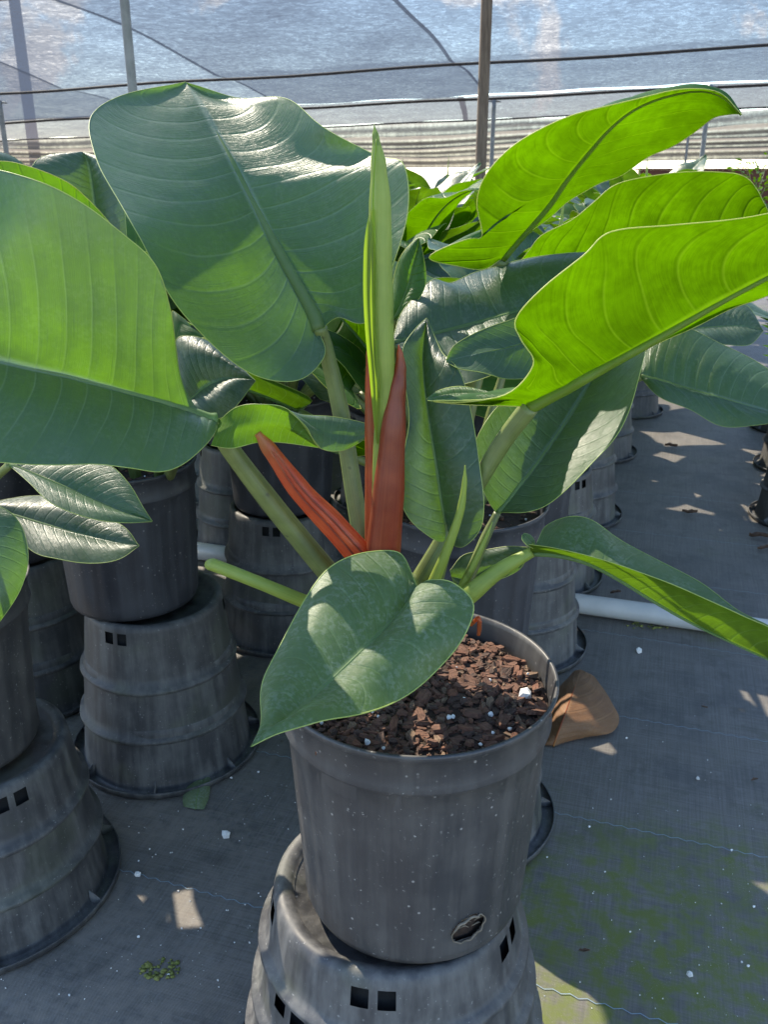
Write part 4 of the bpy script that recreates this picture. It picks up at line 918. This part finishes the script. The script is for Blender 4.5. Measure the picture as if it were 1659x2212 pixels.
leaf(e, [(gz(422,1748,.003),gz(396,1742,.004),gz(440,1748,.004)), (gz(424,1725,.008),gz(394,1725,.004),gz(450,1725,.004)), (gz(430,1700,.010),gz(402,1703,.005),gz(454,1695,.004)), (gz(440,1680,.008),gz(420,1685,.006),gz(454,1675,.006)), (gz(452,1659,.004),gz(451,1660,.004),gz(453,1659,.004))], FALLEN_GREEN, 'up', rib=.0008, bulge=.003, quilt=.0005, und=.001, edge=0)
# dry scraps on the path
DRY = simple('dry_leaf', (.09, .05, .03), (.17, .10, .06), 60, .9, .5)
g = random.Random(9)
SCR = (('curled dark dry scrap at the far end of the path', 1390, 885, .05), ('long dry leaf scrap on the path left of the right edge pots', 1450, 968, .055), ('thin dry leaf lying across the middle of the path', 1490, 1112, .05), ('dry leaf scrap by the right edge pots', 1640, 1165, .06), ('dry leaf scrap low at the right edge', 1650, 1190, .045), ('brown scrap beside the white pipe', 1330, 1285, .03), ('tiny rust-brown chip right of the withered leaf', 1522, 1532, .013), ('tiny brown chip on the floor at the right edge', 1630, 1690, .016), ('crumb of bark on the green algae', 1262, 2060, .016))
for lb, px, py, s in SCR:
    n = 9; V, Fc = [], []; ph = g.uniform(0, 6)
    for j in range(4):
        for i in range(n):
            t = i / (n - 1) - .5; wdt = (.25 - t * t) * 1.7 * (.8 + .3 * math.sin(i * 1.7 + ph))
            V.append(Vector((t * s, (j / 3 - .5) * wdt * s, .004 + s * (.10 * abs(math.sin(t * 2.4 + ph)) + .18 * (j / 3 - .5) ** 2 * 4 + .05 * g.random()))))
    for j in range(3):
        for i in range(n - 1): Fc.append((j * n + i, j * n + i + 1, (j + 1) * n + i + 1, (j + 1) * n + i))
    o = obj('dry_leaf_scrap', mesh('dry_leaf_scrap', V, Fc, DRY)); o.location = G(px, py); o.rotation_euler = (0, 0, g.uniform(-.6, .4)); tag(o, lb, 'leaf litter')
# perlite spilled on the fabric
V, Fc = [], []
gm = [([v.co.copy() for v in me.vertices], [tuple(p.vertices) for p in me.polygons]) for me in GRAINS]
for q in range(420):
    if q < 290: px, py = g.uniform(-50, 640), g.uniform(1560, 2300)
    else: px, py = g.uniform(1080, 1720), g.uniform(1500, 2300)
    p = G(px, py); k = g.choice((.22, .28, .3, .35, .4, .4, .5, .6, .9)); vv, ff = g.choice(gm); b = len(V)
    V += [Vector((v.x * k + p.x, v.y * k + p.y, v.z * k + .001 * k)) for v in vv]; Fc += [tuple(i + b for i in f) for f in ff]
o = obj('spilled_perlite', mesh('spilled_perlite', V, Fc, PERL, False)); tag(o, 'white perlite crumbs spilled over the ground fabric', 'perlite', kind='stuff')
for lb, px, py, r in (('largest white lump on the floor left of the front pot', 487, 1806, .008), ('white pebble near the pipe at right', 1380, 1408, .009), ('white lump left of the sunlit patch of floor', 1508, 1683, .0045), ('small pale pebble on the green algae at right', 1490, 2105, .005), ('grey-green pebble in front of the lower left stack', 296, 1890, .006)):
    o = obj('pebble', grain_mesh(r, int(px))); o.location = G(px, py) + Vector((0, 0, r * .5)); tag(o, lb, 'pebble')
# moss tuft with grit
MOSS = simple('moss', (.10, .12, .02), (.22, .22, .06), 200, .9, .5)
for lb, px, py, r, n in (('small mossy clump of grit on the floor at lower left', 345, 2095, .03, 60), ('weedy debris along the near side of the white pipe', 1400, 1352, .03, 40)):
    V, Fc = [], []; p = G(px, py)
    for q in range(n):
        th, rr = g.uniform(0, 6.28), r * g.random() ** .5; k = g.uniform(.8, 2.2); vv, ff = g.choice(gm); b = len(V)
        stretch = 2.2 if py < 1500 else 1
        V += [Vector((v.x * k + rr * math.cos(th) * stretch, v.y * k + rr * math.sin(th) * .6, v.z * k * .6 + .0015)) for v in vv]; Fc += [tuple(i + b for i in f) for f in ff]
    o = obj('moss_clump', mesh('moss_clump', V, Fc, MOSS)); o.location = p; tag(o, lb, 'moss', kind='stuff')
